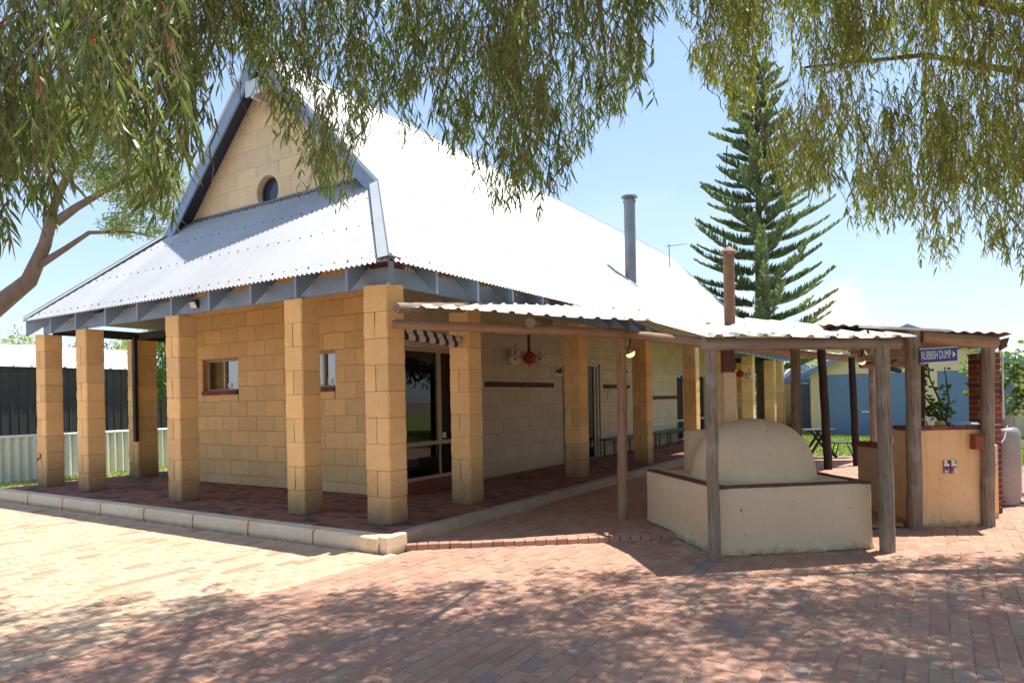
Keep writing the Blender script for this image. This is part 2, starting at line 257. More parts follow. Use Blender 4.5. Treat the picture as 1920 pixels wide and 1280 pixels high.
# ------------------------------------------------------------------ mesh helpers
rnd = random.Random(7); npr = np.random.default_rng(11)
def link(name, mesh, parent=None, loc=None):
    o = bpy.data.objects.new(name, mesh); COL.objects.link(o)
    if parent is not None: o.parent = parent
    if loc is not None: o.location = loc
    return o
def tag(o, label=None, cat=None, group=None, kind=None):
    if label: o['label'] = label
    if cat: o['category'] = cat
    if group: o['group'] = group
    if kind: o['kind'] = kind
    return o
def thing(name, label, cat, loc=(0, 0, 0), rotz=0, group=None, kind=None):
    o = link(name, None, None, loc); o.rotation_euler = (0, 0, rotz); return tag(o, label, cat, group, kind)
class MB:
    def __init__(s): s.v = []; s.f = []; s.a = []; s.uv = {}
    def add(s, vs, fs, var=0.5):
        b = len(s.v); s.v.extend([tuple(p) for p in vs])
        for f in fs: s.f.append(tuple(i + b for i in f)); s.a.append(var)
    def box(s, x0, x1, y0, y1, z0, z1, var=0.5, mat=None):
        vs = [(x, y, z) for z in (z0, z1) for y in (y0, y1) for x in (x0, x1)]
        if mat is not None: vs = [mat @ Vector(p) for p in vs]
        s.add(vs, [(0, 2, 3, 1), (4, 5, 7, 6), (0, 1, 5, 4), (2, 6, 7, 3), (0, 4, 6, 2), (1, 3, 7, 5)], var)
    def cbox(s, x0, x1, y0, y1, z0, z1, c=0.006, var=0.5, jit=0.0, bottom=True):   # chamfered top edges
        j = lambda: rnd.uniform(-jit, jit)
        vs = [(x0, y0, z0), (x1, y0, z0), (x1, y1, z0), (x0, y1, z0)]
        vs += [(x0, y0, z1 - c), (x1, y0, z1 - c), (x1, y1, z1 - c), (x0, y1, z1 - c)]
        vs += [(x0 + c, y0 + c, z1 + j()), (x1 - c, y0 + c, z1 + j()), (x1 - c, y1 - c, z1 + j()), (x0 + c, y1 - c, z1 + j())]
        fs = [(0, 1, 5, 4), (1, 2, 6, 5), (2, 3, 7, 6), (3, 0, 4, 7), (4, 5, 9, 8), (5, 6, 10, 9), (6, 7, 11, 10), (7, 4, 8, 11), (8, 9, 10, 11)]
        if bottom: fs.append((3, 2, 1, 0))
        s.add(vs, fs, var)
    def prism(s, pts, d, var=0.5):       # extrude polygon (list of 3D pts) by vector d
        n = len(pts); d = Vector(d); vs = [Vector(p) for p in pts] + [Vector(p) + d for p in pts]
        s.add(vs, [tuple(range(n))[::-1], tuple(range(n, 2 * n))] + [(i, (i + 1) % n, (i + 1) % n + n, i + n) for i in range(n)], var)
    def quad(s, a, b, c, d, var=0.5): s.add([a, b, c, d], [(0, 1, 2, 3)], var)
    def tube(s, pts, rad, n=10, var=0.5, cap=True, rough=0.0):
        pts = [Vector(p) for p in pts]; m = len(pts); b = len(s.v)
        if isinstance(rad, (int, float)): rad = [rad] * m
        up = Vector((0, 0, 1)); vs = []; L = 0; uvs = []
        t0 = (pts[-1] - pts[0]).normalized(); ref = Vector((1, 0, 0)) if abs(t0.z) > 0.8 else up
        for i in range(m):
            t = (pts[min(i + 1, m - 1)] - pts[max(i - 1, 0)]).normalized(); x = t.cross(ref).normalized(); y = t.cross(x)
            if i: L += (pts[i] - pts[i - 1]).length
            for k in range(n):
                a = 2 * math.pi * k / n; r = rad[i] * (1 + rnd.uniform(-rough, rough))
                vs.append(pts[i] + x * math.cos(a) * r + y * math.sin(a) * r); uvs.append((k / n, L))
        fs = [(i * n + k, i * n + (k + 1) % n, (i + 1) * n + (k + 1) % n, (i + 1) * n + k) for i in range(m - 1) for k in range(n)]
        fs = [f[::-1] for f in fs]
        if cap: fs += [tuple(range(n)), tuple(range((m - 1) * n, m * n))[::-1]]
        for k, u in enumerate(uvs): s.uv[b + k] = u
        s.add(vs, fs, var)
    def lathe(s, prof, c=(0, 0, 0), n=24, var=0.5):
        vs = []; c = Vector(c)
        for r, z in prof:
            for k in range(n): a = 2 * math.pi * k / n; vs.append(c + Vector((r * math.cos(a), r * math.sin(a), z)))
        m = len(prof)
        s.add(vs, [(i * n + k, i * n + (k + 1) % n, (i + 1) * n + (k + 1) % n, (i + 1) * n + k) for i in range(m - 1) for k in range(n)] + [tuple(range(n))[::-1], tuple(range((m - 1) * n, m * n))], var)
    def mesh(s, name, mat, smooth=False):
        me = bpy.data.meshes.new(name); me.from_pydata(s.v, [], s.f); me.materials.append(mat)
        at = me.attributes.new('var', 'FLOAT', 'FACE'); at.data.foreach_set('value', s.a)
        if s.uv:
            ul = me.uv_layers.new(name='UVMap'); li = np.empty(len(me.loops), dtype=np.int32); me.loops.foreach_get('vertex_index', li)
            uvb = np.zeros((len(s.v), 2)); 
            for k, u in s.uv.items(): uvb[k] = u
            ul.data.foreach_set('uv', uvb[li].ravel())
        if smooth: me.polygons.foreach_set('use_smooth', [True] * len(me.polygons))
        me.update(); return me
    def build(s, name, mat, parent=None, smooth=False, loc=None): return link(name, s.mesh(name, mat, smooth), parent, loc)
def sm(o, ang=35):
    me = o.data; me.polygons.foreach_set('use_smooth', [True] * len(me.polygons))
    try: me.set_sharp_from_angle(angle=R(ang))
    except Exception: pass
    return o
# house frame: local x = along the front (right is +), local y = back, origin at the near corner column
TH = R(-32.1); HO = Vector((-1.441, 7.994, 0))
HM = Matrix.Translation(HO) @ Matrix.Rotation(TH, 4, 'Z'); HI = HM.inverted()
def toH(x, y): v = HI @ Vector((x, y, 0)); return v.x, v.y
def dist_cam(x, y): p = HM @ Vector((x, y, 0)); return p.x, p.y
F = 0.18

# ================================================================== SETTING: ground and paving
g = MB(); g.quad((-600, -400, -0.03), (600, -400, -0.03), (600, 900, -0.03), (-600, 900, -0.03))
tag(g.build('ground', M['earth']), kind='structure')

def paving(name, mat, regions, z, px=0.118, py=0.235, along='y', label=None, keep=None, nobj=300, bed=None, gap=0.006, xclip=99):
    """bricks laid in running bond in the house frame; nearest ones are single objects, the rest one mesh"""
    root = bed.build(name, M['sand']); root.matrix_world = HM; tag(root, kind='structure')
    cells = []
    x0 = min(r[0] for r in regions); x1 = max(r[1] for r in regions); y0 = min(r[2] for r in regions); y1 = max(r[3] for r in regions)
    W_, L_ = (px, py) if along == 'y' else (py, px)
    ni = int((x1 - x0) / W_) + 2; nj = int((y1 - y0) / L_) + 2
    for i in range(-1, ni):
        for j in range(-1, nj):
            ox = x0 + i * W_; oy = y0 + j * L_
            if along == 'y' and i % 2: oy += L_ * 0.5
            if along == 'x' and j % 2: ox += W_ * 0.5
            cx, cy = ox + W_ / 2, oy + L_ / 2
            if keep(cx, cy):
                wx, wy = dist_cam(cx, cy)
                if wy > 2.4 and abs(wx) < 0.9 * wy + 1.2: cells.append((ox, oy, wx * wx + wy * wy, wx, wy))
    vis = sorted([c for c in cells if c[4] > 3.7 and abs(c[3]) < 0.765 * c[4] and c[0] + W_ <= xclip], key=lambda c: c[2])[:nobj]
    vs = set((c[0], c[1]) for c in vis)
    variants = []
    for k in range(20):
        b = MB(); b.cbox(-W_ / 2 + gap / 2, W_ / 2 - gap / 2, -L_ / 2 + gap / 2, L_ / 2 - gap / 2, -0.03, 0, 0.005, var=(k + 0.5) / 20, jit=0.0015)
        variants.append(b.mesh('brick', mat))
    for c in vis:
        o = link('brick', rnd.choice(variants), root, (c[0] + W_ / 2, c[1] + L_ / 2, z + rnd.uniform(-0.0025, 0.0025)))
        o.rotation_euler = (rnd.uniform(-.006, .006), rnd.uniform(-.006, .006), rnd.uniform(-0.008, 0.008))
    b = MB()
    for c in cells:
        if (c[0], c[1]) in vs: continue
        dz = rnd.uniform(-0.003, 0.003)
        if c[0] > xclip - 0.03: continue
        b.cbox(c[0] + gap / 2, min(c[0] + W_ - gap / 2, xclip), c[1] + gap / 2, c[1] + L_ - gap / 2, z - 0.03, z + dz, 0.004, var=rnd.random(), jit=0.0015, bottom=False)
    if b.v: tag(b.build('brick_rows', mat, root), kind='stuff')
    return root
def bedbox(x0, x1, y0, y1, z): b = MB(); b.quad((x0, y0, z), (x1, y0, z), (x1, y1, z), (x0, y1, z)); return b
# buff forecourt in front of the house, red court to the right of the corner
paving('buff_paving', M['buff'], [(-13, 0.6, -9, -0.6)], 0.0, keep=lambda x, y: x < 0.56 and y < -0.62, bed=bedbox(-16, 0.56, -10, -0.6, -0.006))
def red_keep(x, y):
    if x < 0.56: return False
    wx, wy = dist_cam(x, y)
    if wx < 1.75 and wy > 7.48 + 0.1 * (wx + 1.2): return False
    if wx < 3.7 and wx >= 1.75 and wy > 7.0 + 0.16 * (wx - 1.97): return False
    if wx < 4.75 and wy > 8.0: return False
    return wy < 14.8 and wx < 13
bd = MB(); bd.quad((0.56, -10, -0.0065), (20, -10, -0.0065), (20, 6.5, -0.0065), (0.56, 6.5, -0.0065))
paving('red_paving', M['red'], [(0.56, 13, -9, 8)], 0.0, keep=red_keep, bed=bd, gap=0.007)
# slightly raised patio under the pergola
def patio_keep(x, y):
    if x < 0.5: return False
    wx, wy = dist_cam(x, y)
    return (wy > 7.60 + 0.1 * (wx + 1.2)) and wx < 9.5 and wy < 17.0 and not (wx > 4.7 and wy < 9.6) and x < 16
bp_ = MB(); pl_ = [toH(*p) for p in ((-1.2, 7.5), (1.75, 7.79), (3.7, 7.9), (4.8, 8.6), (4.9, 9.5), (9.5, 11.0), (9.6, 17.0), (1.5, 17.0))]
bp_.add([(x, y, 0.043) for x, y in pl_], [tuple(range(len(pl_)))]); 
bp_.add([(x, y, -0.02) for x, y in pl_] + [(x, y, 0.043) for x, y in pl_], [(i, (i + 1) % 8, (i + 1) % 8 + 8, i + 8) for i in range(8)])
paving('pergola_paving', M['red'], [(0.5, 11, -3, 16)], 0.05, keep=patio_keep, bed=bp_, along='y', nobj=120)
# edging course along the patio step
root = bpy.data.objects['pergola_paving']
for k in range(25):
    b = MB(); b.cbox(-0.055, 0.055, -0.06, 0.06, -0.02, 0.058 + rnd.uniform(-0.004, 0.003), 0.005, var=rnd.uniform(0, 0.8), jit=0.002)
    t = k / 24.0; wx = -1.14 + t * 2.86; wy = 7.49 + 0.10 * (wx + 1.2) - 0.02 * math.sin(t * 3.1)
    o = link('edging_brick', b.mesh('edging_brick', M['red']), root); x, y = toH(wx, wy); o.location = (x, y, 0); o.rotation_euler = (0, 0, -TH + R(5.7) + rnd.uniform(-0.05, 0.05))

# lawn
lw = MB(); lw.add([tuple(HM @ Vector((x, y, -0.012))) for x, y in ((-40, -0.43), (-9.25, -0.43), (-9.25, 40), (-40, 40))], [(0, 1, 2, 3)]); lw.quad((2, 17.0, -0.012), (60, 17.0, -0.012), (60, 60, -0.012), (2, 60, -0.012)); lw.quad((9.6, 14.9, -0.0122), (60, 14.9, -0.0122), (60, 17.0, -0.0122), (9.6, 17.0, -0.0122))
lawn = tag(lw.build('lawn', M['grass']), kind='structure')
def blades(rects, n, h):
    N = n; b = []; 
    ar = np.array([(r[1] - r[0]) * (r[3] - r[2]) for r in rects]); pick = npr.choice(len(rects), N, p=ar / ar.sum())
    rr = np.array(rects)[pick]; X = rr[:, 0] + npr.random(N) * (rr[:, 1] - rr[:, 0]); Y = rr[:, 2] + npr.random(N) * (rr[:, 3] - rr[:, 2])
    a = npr.random(N) * 6.283; w = 0.012; hh = h * (0.5 + npr.random(N)); lx = npr.normal(0, 0.02, N); ly = npr.normal(0, 0.02, N)
    v = np.empty((N, 3, 3)); v[:, 0] = np.stack([X - w * np.cos(a), Y - w * np.sin(a), np.full(N, -0.013)], 1); v[:, 1] = np.stack([X + w * np.cos(a), Y + w * np.sin(a), np.full(N, -0.013)], 1)
    v[:, 2] = np.stack([X + lx, Y + ly, hh], 1); return v.reshape(-1, 3), np.arange(N * 3).reshape(N, 3)
def fast_mesh(name, mat, v, tris, var=None):
    me = bpy.data.meshes.new(name); nt_ = len(tris); me.vertices.add(len(v)); me.vertices.foreach_set('co', np.asarray(v, dtype=np.float32).ravel())
    me.loops.add(nt_ * 3); me.loops.foreach_set('vertex_index', np.asarray(tris, dtype=np.int32).ravel())
    me.polygons.add(nt_); me.polygons.foreach_set('loop_start', np.arange(nt_, dtype=np.int32) * 3)
    me.update(calc_edges=True); me.materials.append(mat)
    at = me.attributes.new('var', 'FLOAT', 'FACE'); at.data.foreach_set('value', np.asarray(var if var is not None else npr.random(nt_), dtype=np.float32)); return me
v, t = blades([(-12.5, -8.2, 12.6, 19.5), (5.5, 24, 17.0, 27), (9.6, 14, 14.9, 17.0)], 60000, 0.05)
tag(link('grass', fast_mesh('grass', M['blade'], v, t)), kind='stuff')

# ================================================================== HOUSE
house = thing('limestone_house', 'yellow limestone block house with steep white corrugated roof and pillared verandah', 'house', HO, TH)
EX0, EX1, EY0, EY1, EZ = -8.66, 0.27, -0.22, 25.0, 3.25     # eaves
UC = -4.195; BXR, BXL, BY0, BY1, BZ = -1.45, -6.94, 1.5, 22.3, 4.87; WY0, WY1 = 1.77, 22.0; WXR, WXL = -1.62, -6.72; AZ = 7.62
# verandah floor
vf = MB(); vf.box(-9.25, 0.44, -0.43, 25.6, -0.02, F - 0.008); vroot = None
def ver_keep(x, y):
    if y < -0.44 or x > 0.41 or x < -9.2: return False
    if -6.75 < x < -1.6 and y > 1.8: return False
    if x < -9.2 + 0 * y and y > 0.9: return False
    return y < 22 and not (x < -6.9 and y > 6)
paving('verandah_floor', M['redv'], [(-11, 0.44, -0.42, 22)], F, keep=ver_keep, bed=vf, along='x', px=0.118, py=0.235, nobj=200, xclip=0.31)

def wallblocks(parent, mat, jmat, along, fixed, s0, s1, z0, zt, face, ch=0.27, bl=0.49, cut=None, out=None, depth=0.02, name='block', maxn=999, first=None, holes=()):
    """blocks proud of a mortar backing. along 'x': wall at y=fixed facing -y; along 'y': wall at x=fixed facing +x"""
    z = z0; row = 0; n = 0; stuff = MB()
    while z < zt:
        z1 = min(z + (first if (row == 0 and first) else ch), zt)
        s = s0 - (bl * 0.5 if row % 2 else 0) - 0.001
        while s < s1:
            a, b = max(s, s0), min(s + bl, s1)
            if b - a > 0.04:
                pieces = [(a, b, z, z1)]
                for (ha, hb, hz0, hz1) in holes:
                    np_ = []
                    for (pa, pb, pz0, pz1) in pieces:
                        if pb <= ha or pa >= hb or pz1 <= hz0 or pz0 >= hz1: np_.append((pa, pb, pz0, pz1)); continue
                        if pa < ha: np_.append((pa, ha, pz0, pz1))
                        if pb > hb: np_.append((hb, pb, pz0, pz1))
                        m0, m1 = max(pa, ha), min(pb, hb)
                        if pz0 < hz0: np_.append((m0, m1, pz0, hz0))
                        if pz1 > hz1: np_.append((m0, m1, hz1, pz1))
                    pieces = np_
                for (pa, pb, pz0, pz1) in pieces:
                    if pb - pa < 0.03 or pz1 - pz0 < 0.03: continue
                    poly = [(pa + .0025, pz0 + .0025), (pb - .0025, pz0 + .0025), (pb - .0025, pz1 - .0025), (pa + .0025, pz1 - .0025)]
                    if cut:
                        poly = cut(poly)
                        if len(poly) < 3: continue
                    d = rnd.uniform(0, 0.004); mb = MB(); var = rnd.random()
                    cxy = sum(p[0] for p in poly) / len(poly); czz = sum(p[1] for p in poly) / len(poly); k = 0.006
                    inn = [(p[0] + (k if p[0] < cxy else -k), p[1] + (k if p[1] < czz else -k)) for p in poly]
                    def P(q, off): return (q[0], fixed - off, q[1]) if along == 'x' else (fixed + off, q[0], q[1])
                    N_ = len(poly); vs = [P(q, 0) for q in poly] + [P(q, depth - 0.004 + d) for q in poly] + [P(q, depth + d) for q in inn]
                    fs = [(i, (i + 1) % N_, (i + 1) % N_ + N_, i + N_) for i in range(N_)] + [(i + N_, (i + 1) % N_ + N_, (i + 1) % N_ + 2 * N_, i + 2 * N_) for i in range(N_)] + [tuple(range(2 * N_, 3 * N_))]
                    if n < maxn: mb.add(vs, fs, var); mb.build(name, mat, parent); n += 1
                    else: stuff.add(vs, fs, var)
            s += bl
        z = z1; row += 1
    if stuff.v: tag(stuff.build('block_rows', mat, parent), kind='stuff')
    return n
def wall_panel(mb, along, fixed, thick, s0, s1, z0, z1, holes):
    """solid wall as boxes round rectangular holes"""
    xs = sorted(set([s0, s1] + [h[0] for h in holes] + [h[1] for h in holes])); zs = sorted(set([z0, z1] + [h[2] for h in holes] + [h[3] for h in holes]))
    for i in range(len(xs) - 1):
        for j in range(len(zs) - 1):
            cx, cz = (xs[i] + xs[i + 1]) / 2, (zs[j] + zs[j + 1]) / 2
            if any(h[0] < cx < h[1] and h[2] < cz < h[3] for h in holes): continue
            if along == 'x': mb.box(xs[i], xs[i + 1], fixed, fixed + thick, zs[j], zs[j + 1])
            else: mb.box(fixed - thick, fixed, xs[i], xs[i + 1], zs[j], zs[j + 1])
# front wall
FH = [(-6.33, -5.28, 1.82, 2.47), (-3.52, -2.78, 1.82, 2.47)]
mb = MB(); wall_panel(mb, 'x', WY0 + 0.02, 0.25, WXL, WXR, 0, 5.0, FH); fw = mb.build('front_wall', M['joint'], house)
wallblocks(fw, M['wall'], None, 'x', WY0 + 0.02, WXL, WXR, F, 4.6, -1, ch=0.268, bl=0.49, first=0.17, holes=FH, maxn=150)
# side wall with openings: corner window, doorways, far windows
SH = [(1.98, 3.66, 0.36, 2.49), (8.75, 9.45, F, 2.45), (15.3, 16.1, 0.2, 2.36), (17.6, 18.5, 0.35, 2.36)]
mb = MB(); wall_panel(mb, 'y', WXR - 0.02, 0.25, WY0 + 0.27, WY1, 0, 5.0, SH); sw = mb.build('side_wall', M['mortar'], house)
wallblocks(sw, M['side'], None, 'y', WXR - 0.02, WY0 + 0.02, WY1, F, 3.9, -1, ch=0.268, bl=0.49, holes=SH, maxn=110, depth=0.014)
mb = MB(); mb.box(WXL, WXL + 0.25, WY0 + 0.27, WY1 - 0.25, 0, 5.0); mb.build('far_side_wall', M['wall'], house)
mb = MB(); mb.box(WXL, WXR - 0.02, WY1 - 0.25, WY1, 0, 5.0); mb.build('rear_wall', M['wall'], house)
# gable wall with a round window
RWX, RWZ, RWR = -4.37, 5.33, 0.285
def tri_cut(poly):
    for (nx, nz, c) in (((AZ - BZ), -(BXL - UC) * -1, 0),): pass
    sl = (AZ - BZ) / (BXR - UC)
    def clip(pl, f):
        out = []
        for i in range(len(pl)):
            a, b = pl[i], pl[(i + 1) % len(pl)]; fa, fb = f(a), f(b)
            if fa >= 0: out.append(a)
            if (fa > 0) != (fb > 0) and abs(fa - fb) > 1e-9: t = fa / (fa - fb); out.append((a[0] + t * (b[0] - a[0]), a[1] + t * (b[1] - a[1])))
        return out
    top = AZ - 0.08
    poly = clip(poly, lambda p: top - sl * (p[0] - UC) - p[1])
    if len(poly) > 2: poly = clip(poly, lambda p: top + sl * (p[0] - UC) - p[1])
    return poly
# backing as a ring of facets round the round hole
gw = MB(); NS = 48; outer = []
apex = (UC, AZ - 0.08); bl_, br_ = (BXL + 0.02, BZ - 0.05), (BXR - 0.02, BZ - 0.05)
def ray_out(a):
    dx, dz = math.cos(a), math.sin(a); best = 99
    for (p, q) in ((bl_, br_), (br_, apex), (apex, bl_)):
        ex, ez = q[0] - p[0], q[1] - p[1]; den = dx * ez - dz * ex
        if abs(den) < 1e-9: continue
        t = ((p[0] - RWX) * ez - (p[1] - RWZ) * ex) / den; u = ((p[0] - RWX) * dz - (p[1] - RWZ) * dx) / den
        if t > 0 and -1e-6 <= u <= 1 + 1e-6: best = min(best, t)
    return (RWX + dx * best, RWZ + dz * best)
angs = sorted([2 * math.pi * k / NS for k in range(NS)] + [math.atan2(p[1] - RWZ, p[0] - RWX) % (2 * math.pi) for p in (bl_, br_, apex)])
for i in range(len(angs)):
    a0, a1 = angs[i], angs[(i + 1) % len(angs)]; o0, o1 = ray_out(a0), ray_out(a1)
    i0 = (RWX + RWR * math.cos(a0), RWZ + RWR * math.sin(a0)); i1 = (RWX + RWR * math.cos(a1), RWZ + RWR * math.sin(a1)); y = WY0 + 0.02
    gw.quad((i0[0], y, i0[1]), (o0[0], y, o0[1]), (o1[0], y, o1[1]), (i1[0], y, i1[1])); gw.quad((i0[0], y, i0[1]), (i1[0], y, i1[1]), (i1[0], y + 0.24, i1[1]), (i0[0], y + 0.24, i0[1]))
gwo = gw.build('gable_wall', M['gable'], house)
RH = [(RWX - 0.30, RWX + 0.30, RWZ - 0.29, RWZ + 0.29)]
def gcut(poly):
    p = tri_cut(poly); return p
wallblocks(gwo, M['gable'], None, 'x', WY0 + 0.02, BXL, BXR, 4.86, AZ, -1, ch=0.32, bl=0.58, cut=gcut, holes=RH, depth=0.008)
rw = MB(); 
for i in range(32):
    a0, a1 = 2 * math.pi * i / 32, 2 * math.pi * (i + 1) / 32
    def P(r, a, y): return (RWX + r * math.cos(a), y, RWZ + r * math.sin(a))
    rw.quad(P(0.31, a0, WY0 + 0.004), P(0.31, a1, WY0 + 0.004), P(0.285, a1, WY0 + 0.012), P(0.285, a0, WY0 + 0.012)); rw.quad(P(0.285, a0, WY0 + 0.012), P(0.285, a1, WY0 + 0.012), P(0.28, a1, WY0 + 0.2), P(0.28, a0, WY0 + 0.2))
    rw.quad(P(0.42, a0, WY0 + 0.0115), P(0.42, a1, WY0 + 0.0115), P(0.31, a1, WY0 + 0.004), P(0.31, a0, WY0 + 0.004))
w_round = rw.build('round_window', M['gable'], house); w_round['label'] = 'round recessed window in the gable'
fr = MB(); gl = MB()
for i in range(32):
    a0, a1 = 2 * math.pi * i / 32, 2 * math.pi * (i + 1) / 32
    fr.quad(P(0.285, a0, WY0 + 0.12), P(0.285, a1, WY0 + 0.12), P(0.245, a1, WY0 + 0.12), P(0.245, a0, WY0 + 0.12)); fr.quad(P(0.245, a0, WY0 + 0.12), P(0.245, a1, WY0 + 0.12), P(0.245, a1, WY0 + 0.16), P(0.245, a0, WY0 + 0.16))
gl.add([P(0.26, 2 * math.pi * i / 32, WY0 + 0.15) for i in range(32)], [tuple(range(32))]); fr.build('frame', M['plank'], w_round); 
gl2 = basic('glass_dark_blue', (0.03, 0.05, 0.10), (0.03, 0.05, 0.10), 1, 0.08, 0); gl.build('pane', gl2, w_round)

# limestone columns
def ragged_column(x, y, w=0.38, d=0.38, top=3.01, seed=0, raggedness=0.03, nblk=9):
    c = link('column', None, house, (x, y, 0)); h = (top - F) / nblk; r2 = random.Random(seed)
    core = None
    ofs = [0.0] + [r2.uniform(-0.012, 0.012) for _ in range(nblk)]
    for k in range(nblk):
        z0 = F + k * h; z1 = z0 + h - 0.004
        split = (k % 2 == 1)
        segs = [(0, w)] if not split else [(0, w * 0.47 - 0.002), (w * 0.47 + 0.002, w)]
        for si, (a, b) in enumerate(segs):
            mb = MB(); e = lambda s=0.004: r2.uniform(-s, s); ins = 0.003
            # eight corner profile with chipped edges: 4 rings
            rings = []
            for zz, inset in ((z0, 0.004), (z0 + 0.006, 0.0), (z0 + h * 0.35, -0.002), (z0 + h * 0.68, 0.0), (z1 - 0.006, 0.0), (z1, 0.004)):
                last = (k == nblk - 1 and zz >= z1 - 0.007)
                ce = 0.010 + r2.uniform(0, 0.008)
                xa, xb = a + (inset if si == 0 else 0), b - (inset if (si == len(segs) - 1) else 0); ya, yb = inset, d - inset
                ring = [(xa + ce, ya), (xb - (ce if si == len(segs) - 1 else 0), ya), (xb, ya + (ce if si == len(segs) - 1 else 0)), (xb, yb - ce), (xb - ce, yb), (xa + ce, yb), (xa, yb - ce), (xa, ya + ce)]
                rings.append([(px - 0 + e(), py + e(), zz + (r2.uniform(-raggedness, raggedness * 0.7) if last else 0)) for px, py in ring])
            vs = [(p[0] - w, p[1], p[2]) for rg in rings for p in rg]; n = 8; m = len(rings)
            fs = [(i * n + q, i * n + (q + 1) % n, (i + 1) * n + (q + 1) % n, (i + 1) * n + q) for i in range(m - 1) for q in range(n)] + [tuple(range(n))[::-1], tuple(range((m - 1) * n, m * n))]
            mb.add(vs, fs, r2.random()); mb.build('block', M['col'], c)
    mb = MB(); mb.box(-w + 0.012, -0.012, 0.012, d - 0.012, F, top - 0.05); mb.build('core', M['joint'], c)
    return c
XC = [0.0, -1.5, -4.23, -6.96, -8.45]
for i, x in enumerate(XC):
    k = ragged_column(x, 0.0 if i else -0.02, w=0.385 if i == 0 else 0.34, d=0.31, top=(3.02 if i == 0 else 3.0), seed=i, raggedness=0.05 if i == 0 else 0.02)
for i, (x, y) in enumerate(((-0.04, 1.65), (-0.03, 5.09), (0.19, 7.86), (0.12, 11.6))): ragged_column(x, y, w=0.33, d=0.33, top=3.0, seed=10 + i)
ragged_column(-8.3, 1.62, w=0.36, d=0.42, top=2.99, seed=20)
def plain_column(x, y):
    c = link('column', None, house, (x, y, 0))
    for k in range(9):
        b = MB(); z0 = F + k * 0.314; b.cbox(-0.38, 0, 0, 0.38, z0, z0 + 0.31, 0.006, var=rnd.random()); b.build('block', M['col'], c)
for y in (15.4, 18.6, 22.3, 24.0): plain_column(0, y)
for x in (-1.5, -4.4): plain_column(x, 24.0)
pp = MB(); pp.box(-8.07, -7.98, 1.55, 1.615, 0.92, 3.05, mat=None); pp.box(-8.075, -7.975, 1.545, 1.62, 1.4, 1.43); pp.box(-8.075, -7.975, 1.545, 1.62, 2.2, 2.23)
dpo = pp.build('downpipe', M['black'], house); dpo.location = (-0.28, 0.0, 0)

# beams (blue) on the columns
bm = MB(); bm.box(-8.6, -0.03, 0.06, 0.11, 3.01, 3.235); bm.build('verandah_beam', M['blue'], house)
bm = MB(); bm.box(-0.085, -0.035, 0.112, 24.7, 3.01, 3.235); bm.build('verandah_beam', M['blue'], house)
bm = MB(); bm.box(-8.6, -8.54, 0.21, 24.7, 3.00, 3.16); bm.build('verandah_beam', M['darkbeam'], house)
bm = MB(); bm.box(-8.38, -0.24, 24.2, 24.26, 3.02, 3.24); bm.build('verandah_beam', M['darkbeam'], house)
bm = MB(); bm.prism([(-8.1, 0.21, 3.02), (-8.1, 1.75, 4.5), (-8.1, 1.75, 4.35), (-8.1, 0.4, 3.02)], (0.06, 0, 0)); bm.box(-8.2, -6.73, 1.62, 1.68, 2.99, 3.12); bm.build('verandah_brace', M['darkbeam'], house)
# brick infill above the corner column
pier = MB(); pier.box(-0.385, -0.12, 0.135, 0.40, 3.03, 3.47); pr = pier.build('corner_pier', M['mortar'], house)
for k in range(3):
    z0 = 3.245 + k * 0.078
    for face in (0, 1):
        cuts = [(-0.40, -0.075)] if k % 2 == 0 else [(-0.40, -0.245), (-0.237, -0.075)]
        for (a, b) in cuts:
            q = MB()
            if face == 0: q.box(a + .004, b - .004 - 0.035 * (b > -0.1), 0.122, 0.136, z0 + 0.005, z0 + 0.07, var=rnd.random())
            else: a2, b2 = (0.06, 0.40) if k % 2 == 0 else ((0.06, 0.22) if a < -0.3 else (0.228, 0.40)); q.box(-0.121, -0.107, max(a2, 0.125) + .004, b2 - .004, z0 + 0.005, z0 + 0.07, var=rnd.random())
            q.build('brick', M['redbrick'], pr)

# rafters
SL = (BZ - EZ) / (BY0 - EY0); SLR = (BZ - EZ) / (EX1 - BXR)
def hip_lim0(x): return min(EY0 + (EX1 - x) * (BY0 - EY0) / (EX1 - BXR), EY0 + (x - EX0) * (BY0 - EY0) / (BXL - EX0), 1.76)
def rafter_front(x, y0=EY0 + 0.01):
    m = MB(); yb = min(1.76, hip_lim0(x) - 0.03); zt = lambda y: EZ - 0.035 + (y - EY0) * SL
    m.prism([(x - 0.02, y0, zt(y0)), (x - 0.02, y0, zt(y0) - 0.27), (x - 0.02, y0 + 0.03, zt(y0) - 0.27), (x - 0.02, yb, zt(yb) - 0.27), (x - 0.02, yb, zt(yb))][::-1], (0.04, 0, 0))
    return m
for x in (-0.46, -1.36, -2.24, -3.15, -4.06, -4.97, -5.9, -6.85, -7.72): rafter_front(x).build('rafter', M['blue'], house)
def rafter_side(y, far=False):
    m = MB(); xb = max(WXR, EX1 - (y - EY0) * (EX1 - BXR) / (BY0 - EY0) + 0.04, EX1 - (EY1 - y) * (EX1 - BXR) / (EY1 - BY1) + 0.04); zt = lambda x: EZ - 0.035 + (EX1 - x) * SLR; x0 = EX1 - 0.01
    m.prism([(x0, y - 0.02, zt(x0)), (x0, y - 0.02, zt(x0) - 0.27), (x0 - 0.03, y - 0.02, zt(x0) - 0.27), (xb, y - 0.02, zt(xb) - 0.27), (xb, y - 0.02, zt(xb))], (0, 0.04, 0))
    return m
y = 0.61
while y < 24.6: rafter_side(y).build('rafter', M['blue'], house); y += 0.885
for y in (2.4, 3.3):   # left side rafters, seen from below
    m = MB(); m.prism([(EX0 + 0.02, y, 3.21), (EX0 + 0.02, y, 2.95), (WXL, y, 4.55), (WXL, y, 4.85)], (0, 0.04, 0)); m.build('rafter', M['darkbeam'], house)
